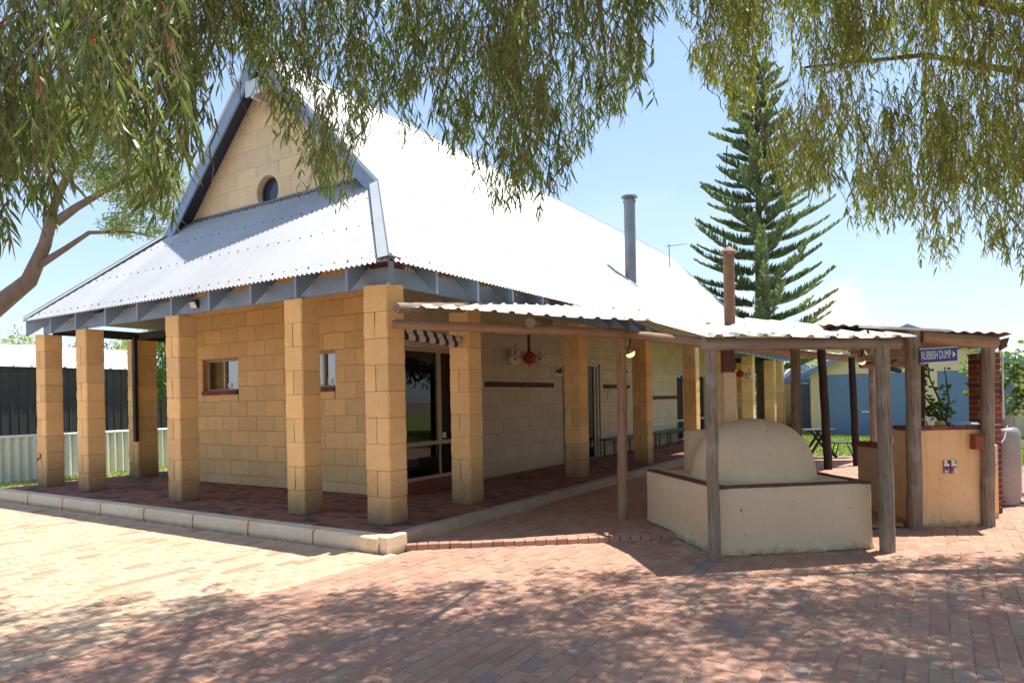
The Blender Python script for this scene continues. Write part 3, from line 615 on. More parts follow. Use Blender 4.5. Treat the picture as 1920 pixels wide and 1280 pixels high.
# hip rafters with plumb-cut tails
for (cx, cy, tx, ty) in ((EX1, EY0, BXR, BY0), (EX0, EY0, BXL, BY0)):
    a = Vector((cx, cy, 0)); b = Vector((tx, ty, 0)); d = (b - a).normalized(); n = Vector((-d.y, d.x, 0)) * 0.025; L = (b - a).length
    a = a + d * 0.03
    m = MB(); m.prism([a - n + Vector((0, 0, EZ - 0.03)), a - n + Vector((0, 0, EZ - 0.30)), b - n + Vector((0, 0, BZ - 0.32)), b - n + Vector((0, 0, BZ - 0.04))], n * 2); m.build('hip_rafter', M['blue'], house)
# battens under the sheets
for k in range(4):
    t = 0.06 + k * 0.27; y = EY0 + 0.03 + t * 1.7; z = EZ - 0.03 + (y - EY0) * SL
    m = MB(); m.box(EX0 + (y - EY0) * 0.95 + 0.05, EX1 - (y - EY0) - 0.05, y, y + 0.04, z, z + 0.022); m.build('batten', M['blue' if k == 0 else 'flash'], house)
m = MB(); m.box(EX1 - 0.05, EX1 - 0.01, EY0 + 0.1, EY1 - 0.1, EZ - 0.01, EZ + 0.012); m.build('batten', M['blue'], house)

# corrugated roofing
def corr_sheets(name, parent, mat, s0, s1, lo, hi, P, pitch=0.085, amp=0.014, sheet=0.762, seg=6, nsheet=None, groupvar=True):
    """P(s, t)->(pos, normal); lo(s),hi(s) up-slope limits"""
    s = s0; objs = []
    while s < s1 - 1e-4:
        e = min(s + sheet, s1); n = max(2, int(round((e - s) / pitch * seg))); vs = []; fs = []
        for i in range(n + 1):
            q = s + (e - s) * i / n; off = amp * math.cos(2 * math.pi * (q - s0) / pitch)
            a, b = lo(q), hi(q)
            for t in (a, max(b, a + 0.001)):
                p, nn = P(q, t); vs.append(Vector(p) + Vector(nn) * (off + 0.0012 * (len(objs) % 2)))
        fs = [(2 * i, 2 * i + 2, 2 * i + 3, 2 * i + 1) for i in range(n)]
        m = MB(); m.add(vs, fs, rnd.random()); o = m.build(name, mat, parent, smooth=True); objs.append(o); s = e
    return objs
nf = Vector((0, -SL, 1)).normalized(); nr = Vector((SLR, 0, 1)).normalized(); SU = (AZ - BZ) / (BXR - UC); nu = Vector((SU, 0, 1)).normalized()
def hip_lim(x):   # y of hip at this x on the front skirt
    yr = EY0 + (EX1 - x) * (BY0 - EY0) / (EX1 - BXR); yl = EY0 + (x - EX0) * (BY0 - EY0) / (BXL - EX0); return min(yr, yl, WY0 - 0.01)
fr_root = link('front_skirt_roof', None, house)
corr_sheets('roof_sheet', fr_root, M['roof'], EX0, EX1, lambda s: EY0 - 0.03, hip_lim, lambda s, t: ((s, t, EZ + (t - EY0) * SL), nf))
sr_root = link('side_skirt_roof', None, house)
def side_lim(y): return BXR if BY0 < y < BY1 else (EX1 - (y - EY0) * (EX1 - BXR) / (BY0 - EY0) if y <= BY0 else EX1 - (EY1 - y) * (EX1 - BXR) / (EY1 - BY1))
corr_sheets('roof_sheet', sr_root, M['roof'], EY0, EY1, lambda s: -(EX1 + 0.03), lambda s: -side_lim(s), lambda s, t: ((-t, s, EZ + (EX1 + t) * SLR), nr), seg=5)
mr_root = link('main_roof', None, house)
corr_sheets('roof_sheet', mr_root, M['roof'], BY0 - 0.06, BY1 + 0.06, lambda s: -(BXR + 0.0), lambda s: -UC, lambda s, t: ((-t, s, BZ + (BXR + t) * SU), nu), seg=5)
m = MB(); m.quad((BXL - 0.02, BY0 - 0.06, BZ), (UC, BY0 - 0.06, AZ), (UC, BY1 + 0.06, AZ), (BXL - 0.02, BY1 + 0.06, BZ)); m.build('roof_slope', M['roof'], mr_root)
m = MB(); m.quad((EX0, EY0, EZ), (BXL, BY0, BZ), (BXL, BY1, BZ), (EX0, EY1, EZ)); m.build('roof_slope', M['roof'], house)
m = MB(); m.quad((EX0, EY1, EZ), (BXL, BY1, BZ), (BXR, BY1, BZ), (EX1, EY1, EZ)); m.add([(BXL, BY1, BZ), (UC, BY1, AZ), (BXR, BY1, BZ)], [(0, 1, 2)]); m.build('rear_roof', M['roof'], house)
# ridge, hip cappings, barge boards
def strip(a, b, w1, n1, w2, n2, lift=0.02):    # two wings of capping
    a, b = Vector(a), Vector(b); m = MB(); l = Vector((0, 0, lift)); d = (b - a).normalized()
    for w in (w1, w2):
        w = Vector(w); m.prism([a + l, b + l, b + w + l * 0.7, a + w + l * 0.7], (0, 0, 0.004))
    m.tube([a + l + Vector((0, 0, .005)), b + l + Vector((0, 0, .005))], 0.022, 8); return m
A0 = (EX1, EY0 - 0.02, EZ); A1 = (BXR, BY0 - 0.05, BZ + 0.01)
strip(A0, A1, (-0.20, 0, 0), None, (0, 0.20, 0), None, 0.035).build('hip_capping', M['flash'], house)
strip((EX0, EY0 - 0.02, EZ), (BXL, BY0 - 0.05, BZ), (0.14, 0, 0), None, (0, 0.14, 0), None, 0.03).build('hip_capping', M['flash'], house)
strip((UC, BY0 - 0.08, AZ), (UC, BY1 + 0.08, AZ), (0.16, 0, -0.16 * SU), None, (-0.16, 0, -0.16 * SU), None, 0.03).build('ridge_capping', M['flash'], house)
def barge(y, sgn):
    for s_ in (1, -1):
        e = Vector(((BXR if s_ > 0 else BXL) + 0.10 * s_, y, BZ - 0.10)); a = Vector((UC, y, AZ + 0.0)); m = MB()
        dz = Vector((0, 0, -0.34))
        m.prism([a, e, e + dz * 0.5 + Vector((-0.14 * s_, 0, 0)), a + dz][::(1 if s_ > 0 else -1)], (0, 0.035, 0)); m.build('barge_board', M['blue'], house)
        m = MB(); up = Vector((0, 0, 0.035)); m.prism([a + up, e + up, e - up * 1.2, a - up * 1.2][::(1 if s_ > 0 else -1)], (0, -0.012, 0)); m.prism([a + up, e + up, e + up + Vector((0, 0, .004)), a + up + Vector((0, 0, 0.004))], (0, 0.16, 0)); m.build('barge_flashing', M['flash'], house)
barge(BY0 - 0.07, 1); barge(BY1 + 0.07, 1)
m = MB(); m.quad((BXR, BY0 - 0.03, BZ - 0.02), (UC, BY0 - 0.03, AZ - 0.06), (UC, WY0 + 0.1, AZ - 0.06), (BXR, WY0 + 0.1, BZ - 0.02)); m.quad((BXL, BY0 - 0.03, BZ - 0.02), (BXL, WY0 + 0.1, BZ - 0.02), (UC, WY0 + 0.1, AZ - 0.06), (UC, BY0 - 0.03, AZ - 0.06)); m.build('gable_soffit', M['navy'], house)
m = MB(); m.box(UC - 0.22, UC + 0.22, BY0 - 0.10, BY0 - 0.075, AZ - 0.78, AZ - 0.52); m.box(UC - 0.03, UC + 0.03, BY0 - 0.13, WY0, AZ - 0.85, AZ - 0.78); m.build('gable_tie', M['flash'], house)
m = MB()   # apron flashing with scalloped edge where the skirt meets the gable wall
x = BXL + 0.5
while x < BXR - 0.5: m.box(x, x + 0.05, WY0 - 0.06, WY0 - 0.005, 5.10, 5.135); x += 0.076
m.box(BXL + 0.45, BXR - 0.45, WY0 - 0.012, WY0 + 0.0, 5.06, 5.16); m.build('apron_flashing', M['zinc'], house)
# screws in rows on the skirt roofs
m = MB()
for row in (0.06, 0.72, 1.35, 1.9):
    x = EX0 + 0.2
    while x < EX1 - 0.1:
        y = EY0 + row
        if y < hip_lim(x) - 0.02: z = EZ + (y - EY0) * SL + 0.012; m.box(x - 0.008, x + 0.008, y - 0.008, y + 0.008, z, z + 0.012)
        x += 0.228
for row in (0.06, 0.8, 1.6):
    y = EY0 + 0.3
    while y < 12:
        x = EX1 - row
        if x > side_lim(y) + 0.02: z = EZ + (EX1 - x) * SLR + 0.012; m.box(x - 0.008, x + 0.008, y - 0.008, y + 0.008, z, z + 0.012)
        y += 0.228
tag(m.build('roof_screw', M['black'], house), kind='stuff')

# windows
def sill_bricks(parent, x0, x1, y0, y1, z0, z1, n, along='x', mat='redbrick'):
    for k in range(n):
        q = MB(); a = (x0 if along == 'x' else y0); b = (x1 if along == 'x' else y1); s0 = a + (b - a) * k / n + 0.005; s1 = a + (b - a) * (k + 1) / n - 0.005
        if along == 'x': q.cbox(s0, s1, y0, y1, z0, z1, 0.004, var=rnd.random())
        else: q.cbox(x0, x1, s0, s1, z0, z1, 0.004, var=rnd.random())
        q.build('sill_brick', M[mat], parent)
for (x0, x1, z0, z1), lab, cut_ in ((FH[0], 'left window', 0), (FH[1], 'right window', 1)):
    w = link('window', None, house); w['label'] = 'small sliding window with brown sill bricks and dark panes' if not cut_ else 'small sliding window half hidden by a column'
    f = MB(); y0 = WY0 + 0.11; t = 0.03; zb = z0 + 0.075
    f.box(x0, x1, y0, y0 + 0.05, z1 - t, z1); f.box(x0, x1, y0, y0 + 0.05, zb, zb + t); f.box(x0, x0 + t, y0, y0 + 0.05, zb + t, z1 - t); f.box(x1 - t, x1, y0, y0 + 0.05, zb + t, z1 - t)
    xm = (x0 + x1) / 2; f.box(xm - 0.022, xm + 0.022, y0 - 0.01, y0 + 0.05, zb + t, z1 - t); f.build('frame', M['frame'], w)
    for (a, b) in ((x0 + t, xm - 0.022), (xm + 0.022, x1 - t)):
        g_ = MB(); g_.quad((a, y0 + 0.03, zb + t), (b, y0 + 0.03, zb + t), (b, y0 + 0.03, z1 - t), (a, y0 + 0.03, z1 - t)); g_.build('pane', M['tint'], w)
    q = MB(); q.box(xm + 0.06, xm + 0.17, y0 + 0.02, y0 + 0.028, zb + 0.05, zb + 0.14); q.build('sticker', M['white'], w)
    q = MB(); n_c = 26; pts = [(xm + 0.02 + (x1 - xm - 0.03) * i / n_c, y0 + 0.10 + 0.012 * math.sin(i * 1.7)) for i in range(n_c + 1)]
    for i in range(n_c): q.quad((pts[i][0], pts[i][1], zb), (pts[i + 1][0], pts[i + 1][1], zb), (pts[i + 1][0], pts[i + 1][1], z1), (pts[i][0], pts[i][1], z1))
    q.build('curtain', M['curtain'], w)
    sill_bricks(w, x0, x1, WY0 - 0.03, WY0 + 0.12, z0 - 0.005, z0 + 0.07, 4)
# interior shell
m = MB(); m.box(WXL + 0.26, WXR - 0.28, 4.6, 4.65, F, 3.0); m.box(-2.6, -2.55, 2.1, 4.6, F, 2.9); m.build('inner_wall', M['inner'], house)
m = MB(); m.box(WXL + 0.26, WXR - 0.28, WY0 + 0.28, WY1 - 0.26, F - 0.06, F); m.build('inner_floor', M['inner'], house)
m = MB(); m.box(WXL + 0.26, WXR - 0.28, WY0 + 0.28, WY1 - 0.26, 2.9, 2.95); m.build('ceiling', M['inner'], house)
bed = thing('bed', 'bed with grey blue patterned cover seen through the corner window', 'bed', HO, TH)
m = MB(); m.box(-2.5, -1.98, 2.3, 2.85, 0.52, 0.78); sm(m.build('mattress', M['bed'], bed)); m = MB(); 
for (a, b) in ((-2.48, 2.32), (-2.05, 2.32), (-2.48, 2.8), (-2.05, 2.8)): m.box(a, a + 0.04, b, b + 0.04, F, 0.5)
m.box(-2.5, -1.98, 2.3, 2.85, 0.48, 0.515); m.build('bed_frame', M['black'], bed)
# corner window in the side wall
w = link('window', None, house); w['label'] = 'large dark corner window behind the striped blind'
f = MB(); X = WXR - 0.05; (y0, y1, z0, z1) = SH[0]; t = 0.05; z0 += 0.0
f.box(X - 0.06, X, y0, y1, z1 - t, z1); f.box(X - 0.06, X, y0, y1, z0, z0 + 0.035); f.box(X - 0.06, X, y0, y0 + t, z0 + 0.035, z1 - t); f.box(X - 0.06, X, y1 - t, y1, z0 + 0.035, z1 - t)
f.box(X - 0.05, X + 0.01, y0 + t, y1 - t, 0.90, 0.965); f.box(X - 0.06, X + 0.012, 3.02, 3.10, 0.965, z1 - t); f.box(X - 0.05, X + 0.0, 3.06, 3.085, z0 + 0.035, 0.90); f.build('frame', M['frame'], w)
for (a, b, c, d) in ((y0 + t, 3.02, 0.965, z1 - t), (3.10, y1 - t, 0.965, z1 - t), (y0 + t, 3.06, z0 + 0.035, 0.90), (3.085, y1 - t, z0 + 0.035, 0.90)):
    g_ = MB(); g_.quad((X - 0.03, a, c), (X - 0.03, b, c), (X - 0.03, b, d), (X - 0.03, a, d)); g_.build('pane', M['glass'], w)
m = MB(); m.box(X - 0.004, X + 0.014, 3.13, 3.21, 1.0, 1.09); m.build('lock', M['white'], w)
m = MB(); m.box(X - 0.20, X - 0.17, 3.12, y1, z0, z1); m.build('wood_panel', M['plank'], w)
sill_bricks(w, X - 0.06, X + 0.08, y0, y1, F + 0.0, z0 - 0.01, 8, 'y')
# sliding door and security screen
d = link('door', None, house); d['label'] = 'dark glazed sliding door'
f = MB(); X = WXR - 0.06; f.box(X - 0.05, X, 8.75, 9.45, 2.40, 2.45); f.box(X - 0.05, X + .01, 9.36, 9.45, F, 2.40); f.box(X - 0.05, X, 8.75, 8.80, F, 2.40); f.box(X - 0.04, X, 9.22, 9.27, F, 2.40); f.build('frame', M['framew'], d)
g_ = MB(); g_.quad((X - 0.03, 8.8, F), (X - 0.03, 9.22, F), (X - 0.03, 9.22, 2.4), (X - 0.03, 8.8, 2.4)); g_.build('pane', M['glass'], d)
scr = link('security_screen', None, house); scr['label'] = 'black wrought iron scroll screen'
f = MB(); X = WXR + 0.03; z = F
for zz in np.arange(F + 0.06, 2.30, 0.10):
    for a, b in ((7.50, 7.64), (7.64, 7.50)): f.tube([(X, a, zz), (X, (a + b) / 2 + 0.0, zz + 0.05), (X, b, zz + 0.10)], 0.009, 5)
f.box(X - 0.015, X + 0.015, 7.46, 7.48, F, 2.35); f.box(X - 0.015, X + 0.015, 7.66, 7.68, F, 2.35); f.build('scroll', M['black'], scr)
for hi, (y0, y1, z0, z1) in enumerate(SH[2:]):
    w = link('window', None, house); w['label'] = 'tall narrow window near the benches' if hi == 0 else 'tall blue tinted window behind the log post'
    f = MB(); X = WXR - 0.04; t = 0.05
    f.box(X - 0.06, X, y0, y1, z1 - t, z1); f.box(X - 0.06, X, y0, y1, z0, z0 + t); f.box(X - 0.06, X, y0, y0 + t, z0 + t, z1 - t); f.box(X - 0.06, X, y1 - t, y1, z0 + t, z1 - t); f.box(X - 0.06, X, y0 + t, y1 - t, 0.80, 0.87); f.build('frame', M['framew'], w)
    for (c, e_) in ((z0 + t, 0.80), (0.87, z1 - t)): g_ = MB(); g_.quad((X - 0.03, y0 + t, c), (X - 0.03, y1 - t, c), (X - 0.03, y1 - t, e_), (X - 0.03, y0 + t, e_)); g_.build('pane', M['glass'], w)

# front kerb: long limestone blocks with short ones between
kr = thing('kerb', 'pale pitted limestone kerb along the front edge of the verandah', 'kerb', HO, TH)
KJ = [-11.2, -10.05, -8.87, -7.68, -6.49, -5.31, -4.14, -2.97, -1.82, -0.65, 0.36]
for a, b in zip(KJ[:-1], KJ[1:]):
    for (s0, s1, off) in ((a + 0.012, b - 0.15, 0.0), (b - 0.14, b - 0.006, -0.012)):
        m = MB(); n = max(1, int((s1 - s0) / 0.12)); vs = []
        for i in range(n + 1):
            x = s0 + (s1 - s0) * i / n
            for (yy, zz) in ((-0.62 + off, -0.02), (-0.625 + off, 0.07), (-0.62 + off, 0.155), (-0.60 + off, F - 0.004), (-0.44, F - 0.002), (-0.44, -0.02)):
                vs.append((x, yy + rnd.uniform(-.004, .004), zz + rnd.uniform(-.003, .003)))
        fs = [(i * 6 + k, (i + 1) * 6 + k, (i + 1) * 6 + (k + 1) % 6, i * 6 + (k + 1) % 6) for i in range(n) for k in range(6)] + [tuple(range(6)), tuple(range(n * 6, n * 6 + 6))[::-1]]
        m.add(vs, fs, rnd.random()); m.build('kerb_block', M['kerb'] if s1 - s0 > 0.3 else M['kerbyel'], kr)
m = MB(); m.cbox(0.365, 0.47, -0.60, -0.28, -0.02, F, 0.01, var=0.6, jit=0.004); m.build('kerb_block', M['kerb'], kr)
kg = thing('grey_kerb', 'grey concrete block kerb down the shaded side of the verandah', 'kerb', HO, TH)
yy = -0.26
while yy < 19:
    L_ = 0.48; xo = 0.42; m = MB(); m.cbox(xo - 0.105, xo + rnd.uniform(-.004, .004), yy + 0.005, yy + L_ - 0.005, 0, F - 0.002, 0.006, var=rnd.random(), jit=0.002); m.build('kerb_block', M['kerbgrey'], kg); yy += L_

# ================================================================== PERGOLA
perg = thing('log_pergola', 'rustic log pergola with weathered cream corrugated roof beside the house', 'pergola')
def log(name, a, b, r0, r1, mat, parent, n=12, seg=9, wob=0.006, rough=0.03):
    a, b = Vector(a), Vector(b); m = MB(); pts = []; rs = []
    for i in range(seg + 1):
        t = i / seg; p = a.lerp(b, t); w = wob * (0 if i in (0, seg) else 1); pts.append(p + Vector((rnd.uniform(-w, w), rnd.uniform(-w, w), rnd.uniform(-w, w) * 0.5))); rs.append((r0 + (r1 - r0) * t) * rnd.uniform(0.97, 1.03))
    m.tube(pts, rs, n, rough=rough * 0.4); o = m.build(name, mat, parent); return sm(o, 60)
log('post', (1.409, 8.80, 0.03), (1.409 + .03, 8.80, 2.52), 0.068, 0.064, M['logbrown'], perg)
log('post', (1.975, 6.70, -0.02), (1.965, 6.70, 2.12), 0.063, 0.057, M['log'], perg)['label'] = 'grey weathered post at the near corner of the oven'
log('post', (3.822, 6.95, -0.02), (3.80, 6.95, 2.10), 0.076, 0.068, M['log'], perg)
log('post', (4.15, 9.9, 0.03), (4.15, 9.9, 2.5), 0.07, 0.068, M['log'], perg)
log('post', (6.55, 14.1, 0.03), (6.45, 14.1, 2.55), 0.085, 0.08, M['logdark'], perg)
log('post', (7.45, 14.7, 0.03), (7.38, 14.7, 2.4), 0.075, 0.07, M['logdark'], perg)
log('post', (8.52, 16.0, 0.03), (8.5, 16.0, 2.35), 0.075, 0.07, M['log'], perg)
log('beam', (-1.36, 7.75, 2.515), (1.45, 8.72, 2.45), 0.056, 0.058, M['logbrown'], perg, seg=12)
log('beam', (1.47, 8.72, 2.44), (1.96, 6.74, 2.15), 0.055, 0.052, M['logbrown'], perg)
log('beam', (1.88, 6.62, 2.135), (3.99, 6.97, 2.125), 0.060, 0.056, M['log'], perg, seg=12)
log('beam', (3.9, 12.6, 2.55), (8.6, 16.05, 2.37), 0.075, 0.07, M['logbrown'], perg, seg=12)
log('rafter_log', (3.35, 7.1, 2.15), (6.5, 14.1, 2.60), 0.05, 0.05, M['log'], perg)
log('rafter_log', (0.235, 8.06, 2.535), (0.55, 9.6, 2.70), 0.062, 0.06, M['log'], perg)
log('rafter_log', (-1.28, 7.62, 2.68), (-0.6, 8.6, 2.80), 0.06, 0.06, M['log'], perg)
def warp_sheets(parent, mat, c, n_s, pitch, amp, seg=10, tseg=6, profile='trim'):
    """c = FL, FR, BR, BL corners; ribbed sheets bilinear between"""
    FL, FR, BR, BL = [Vector(p) for p in c]; Lf = (FR - FL).length
    for k in range(n_s):
        m = MB(); vs = []; s0, s1 = k / n_s, (k + 1) / n_s; ns = max(4, int((s1 - s0) * Lf / pitch * seg))
        for i in range(ns + 1):
            s = s0 + (s1 - s0) * i / ns; ph = (s * Lf / pitch) % 1.0
            off = amp * max(0, min(1, (0.16 - abs(ph - 0.5)) / 0.06)) if profile == 'trim' else amp * 0.5 * (1 + math.cos(2 * math.pi * ph))
            for j in range(tseg + 1):
                t = j / tseg; p = FL.lerp(FR, s).lerp(BL.lerp(BR, s), t); vs.append(p + Vector((0, 0, off + 0.002 * (k % 2) + 0.008 * math.sin(t * 5 + s * 7))))
        w = tseg + 1; m.add(vs, [(i * w + j, (i + 1) * w + j, (i + 1) * w + j + 1, i * w + j + 1) for i in range(ns) for j in range(tseg)], rnd.random())
        o = m.build('roof_sheet', mat, parent); sm(o, 25)
pr_ = link('pergola_roof', None, perg)
warp_sheets(pr_, M['perg'], ((-1.32, 7.70, 2.71), (1.78, 8.28, 2.545), (1.47, 12.2, 3.28), (-0.98, 8.62, 2.88)), 4, 0.21, 0.024)
warp_sheets(pr_, M['perg'], ((1.86, 6.42, 2.185), (4.08, 6.80, 2.17), (5.74, 12.8, 2.94), (1.45, 12.25, 3.285)), 4, 0.24, 0.024)
warp_sheets(pr_, M['perg'], ((1.5, 12.15, 3.25), (5.72, 12.72, 2.915), (8.75, 16.2, 2.52), (4.6, 17.2, 2.95)), 4, 0.24, 0.024)
m = MB()
for k in range(4):
    for i in range(13):
        s = (i + 0.5) / 13; t = 0.05 + k * 0.29; FL, FR, BR, BL = [Vector(p) for p in ((1.86, 6.42, 2.185), (4.08, 6.80, 2.17), (5.74, 12.8, 2.94), (1.45, 12.25, 3.285))]
        p = FL.lerp(FR, s).lerp(BL.lerp(BR, s), t); m.box(p.x - .006, p.x + .006, p.y - .006, p.y + .006, p.z + 0.0, p.z + 0.014)
        FL, FR, BR, BL = [Vector(p) for p in ((-1.32, 7.70, 2.71), (1.78, 8.28, 2.545), (1.47, 12.2, 3.28), (-0.98, 8.62, 2.88))]
        p = FL.lerp(FR, s).lerp(BL.lerp(BR, s), t); m.box(p.x - .005, p.x + .005, p.y - .005, p.y + .005, p.z + 0.0, p.z + 0.014)
tag(m.build('roof_screw', M['black'], pr_), kind='stuff')

# barbecue shelter on the right
shel = thing('barbecue_shelter', 'low rusty corrugated shelter on log posts over the ochre barbecue wall', 'shelter')
log('post', (4.80, 8.13, -0.02), (4.77, 8.05, 2.36), 0.085, 0.08, M['log'], shel)
log('post', (5.69, 8.14, -0.02), (5.66, 8.05, 2.25), 0.075, 0.068, M['log'], shel)
log('beam', (4.86, 8.03, 2.27), (5.74, 8.03, 2.19), 0.075, 0.085, M['logbrown'], shel)
log('post', (6.9, 11.45, 0.0), (6.9, 11.45, 2.12), 0.07, 0.07, M['logdark'], shel)
log('beam', (5.9, 11.45, 2.10), (7.0, 11.45, 2.08), 0.06, 0.06, M['logbrown'], shel)
for k in range(7):
    y = 8.2 + k * 0.5; z = 2.33 - 0.055 * (y - 8)
    m = MB(); m.box(3.8 + k * 0.36, 5.85 + k * 0.14, y, y + 0.05, z - 0.05, z - 0.005); m.build('purlin', M['log'], shel)
m = MB(); m.prism([(5.78, 8.02, 2.22), (5.90, 8.02, 2.25), (5.86, 8.02, 2.14), (5.80, 8.02, 2.10)], (0, 0.04, 0)); m.box(5.80, 5.93, 8.10, 8.6, 2.16, 2.2); m.build('corner_board', M['plank'], shel)
sr2 = link('shelter_roof', None, shel)
warp_sheets(sr2, M['rustroof'], ((3.62, 8.02, 2.435), (5.90, 7.92, 2.275), (6.95, 11.55, 2.15), (6.0, 11.7, 2.17)), 3, 0.155, 0.022, profile='cor')
m = MB(); m.prism([(4.1, 7.985, 2.395), (5.15, 7.94, 2.322), (5.15, 7.94, 2.35), (4.1, 7.985, 2.423)], (0, -0.01, 0)); m.build('edge_flashing', M['shedroof'], shel)

# barbecue: ochre rendered walls with brick capping
bbq = thing('barbecue_wall', 'ochre rendered barbecue enclosure with red brick capping between two log posts', 'barbecue')
def soft_box(name, parent, mat, x0, x1, y0, y1, z0, z1, r=0.02, rotz=0, seg=5):
    m = MB(); vs = []; nx = max(1, int((x1 - x0) / 0.25)); 
    m.cbox(x0, x1, y0, y1, z0, z1, r, jit=0.003); return m.build(name, mat, parent)
soft_box('front_panel', bbq, M['bbq'], 4.84, 5.72, 8.17, 8.33, 0, 0.79, 0.004); soft_box('front_panel', bbq, M['bbq'], 4.842, 5.722, 8.158, 8.336, 0.79, 1.165, 0.004)
soft_box('side_panel', bbq, M['bbq'], 4.84, 4.98, 8.33, 8.62, 0, 1.165); soft_box('side_panel', bbq, M['oven'], 4.83, 4.97, 8.62, 9.50, 0, 0.90)
soft_box('rear_panel', bbq, M['bbq'], 6.04, 6.15, 8.60, 8.90, 0, 0.95); soft_box('side_panel', bbq, M['bbq'], 5.62, 5.722, 8.336, 9.3, 0, 1.165)
k = 0; x = 4.80
while x < 5.70:
    m = MB(); m.cbox(x + 0.003, x + 0.218, 8.15, 8.36, 1.168, 1.212, 0.005, var=rnd.random(), jit=.003); m.build('capping_brick', M['redbrick'], bbq); x += 0.222
for k in range(2): m = MB(); m.cbox(4.80, 5.0, 8.37 + k * .12, 8.48 + k * .12, 1.168, 1.212, 0.005, var=rnd.random(), jit=.003); m.build('capping_brick', M['redbrick'], bbq)
for k in range(4): m = MB(); m.cbox(4.80, 5.0, 8.64 + k * .22, 8.85 + k * .22, 0.903, 0.955, 0.005, var=rnd.random(), jit=.003); m.build('capping_brick', M['redbrick'], bbq)
m = MB(); m.box(4.98, 5.62, 8.336, 9.2, 1.08, 1.14); m.build('counter', M['oven'], bbq)
tp = thing('painted_tile', 'small square of four painted tiles set in the ochre barbecue wall', 'tile', (5.255, 8.166, 0.72))
m = MB(); m.box(-0.072, 0.072, -0.012, 0.004, -0.078, 0.078); m.build('tile_back', M['plank'], tp)
for a in (-1, 1):
    for b in (-1, 1): m = MB(); m.box(a * 0.043 - 0.031, a * 0.043 + 0.031, -0.02, -0.012, b * 0.037 - 0.043, b * 0.037 + 0.043); m.build('tile', M['tiles'], tp)
ob = thing('rusty_box', 'small rusty metal box fixed to the right log post of the barbecue', 'box', (5.55, 8.10, 1.03)); m = MB(); m.box(-0.055, 0.055, -0.05, 0.05, -0.10, 0.08); m.build('case', M['redbrick'], ob); m = MB(); m.box(-0.065, 0.065, -0.058, -0.05, 0.06, 0.09); m.build('lid', M['plank'], ob)
# brick chimney of the barbecue
ch = thing('brick_chimney', 'dark red brick barbecue chimney behind the right log post', 'chimney'); m = MB(); m.box(6.255, 6.465, 8.985, 9.275, 0, 2.12); core = m.build('mortar_core', basic('mortar_light', (0.60, 0.47, 0.36), (0.52, 0.40, 0.30), 9, 0.95, 0.2), ch)
for c in range(27):
    z0 = c * 0.079; sh = c % 2
    for (a, b, fy) in ((6.25, 6.47, 0),):
        cuts = [(6.25, 6.35), (6.36, 6.47)] if sh else [(6.25, 6.47)]
        for (p, q) in cuts: mm = MB(); mm.box(p, q, 8.975, 9.07, z0 + 0.006, z0 + 0.072, var=rnd.random() if c > 11 else 1.0); mm.build('brick', M['redbrick'], ch)
        mm = MB(); mm.box(6.245, 6.26, 8.98 if sh else 9.1, 9.27, z0 + 0.006, z0 + 0.072, var=rnd.random()); mm.build('brick', M['redbrick'], ch)
cd_ = thing('conduit', 'thin white conduit pipe running down the brick chimney edge', 'pipe', (6.49, 8.96, 0)); m = MB(); m.tube([(0, 0, 1.25), (0, 0, 2.15)], 0.011, 8); m.build('pipe', M['white'], cd_)
m = MB(); m.tube([(0, 0, 2.12), (-0.06, -0.01, 2.17)], 0.02, 8); m.build('elbow', M['white'], cd_)
# gas bottle
gb = thing('gas_bottle', 'tall silver gas bottle standing beside the barbecue at the right edge', 'gas bottle', (7.02, 9.67, 0))
m = MB(); m.lathe([(0.17, 0.10), (0.185, 0.13), (0.185, 0.98), (0.178, 1.04), (0.15, 1.085), (0.09, 1.11), (0.05, 1.115)], n=32); sm(m.build('cylinder', M['silver'], gb), 60)
m = MB(); m.lathe([(0.165, 0.0), (0.17, 0.0), (0.172, 0.11), (0.165, 0.11)], n=32); sm(m.build('foot_ring', M['silver'], gb), 40)
for a in range(-150, 151, 100): m = MB(); m.box(0.168, 0.176, -0.03, 0.03, 0.04, 0.065, mat=Matrix.Rotation(R(a - 90), 4, 'Z')); m.build('foot_slot', M['black'], gb)
m = MB()
for k in range(20):
    a0 = -2.4 + k * 0.2; a1 = a0 + 0.2
    if 8 <= k <= 10: continue
    m.prism([(0.10 * math.cos(a0), 0.10 * math.sin(a0), 1.09), (0.10 * math.cos(a1), 0.10 * math.sin(a1), 1.09), (0.10 * math.cos(a1), 0.10 * math.sin(a1), 1.25), (0.10 * math.cos(a0), 0.10 * math.sin(a0), 1.25)], (0.004 * math.cos(a0), 0.004 * math.sin(a0), 0))
m.build('collar', M['silver'], gb)
m = MB(); m.tube([(0, 0, 1.11), (0, 0, 1.19)], 0.02, 10); m.tube([(0, 0, 1.19), (0, 0, 1.205)], 0.035, 12); m.build('valve', M['green'], gb)
m = MB(); m.tube([(0, -0.02, 1.16), (-0.05, -0.12, 1.12), (-0.13, -0.17, 0.95), (-0.30, -0.19, 0.75)], 0.009, 6); sm(m.build('hose', M['white'], gb))
m = MB(); m.cbox(-0.2, 0.24, -0.2, 0.2, -0.004, 0.012, 0.004); pl = m.build('paver_slab', M['plank'], gb)

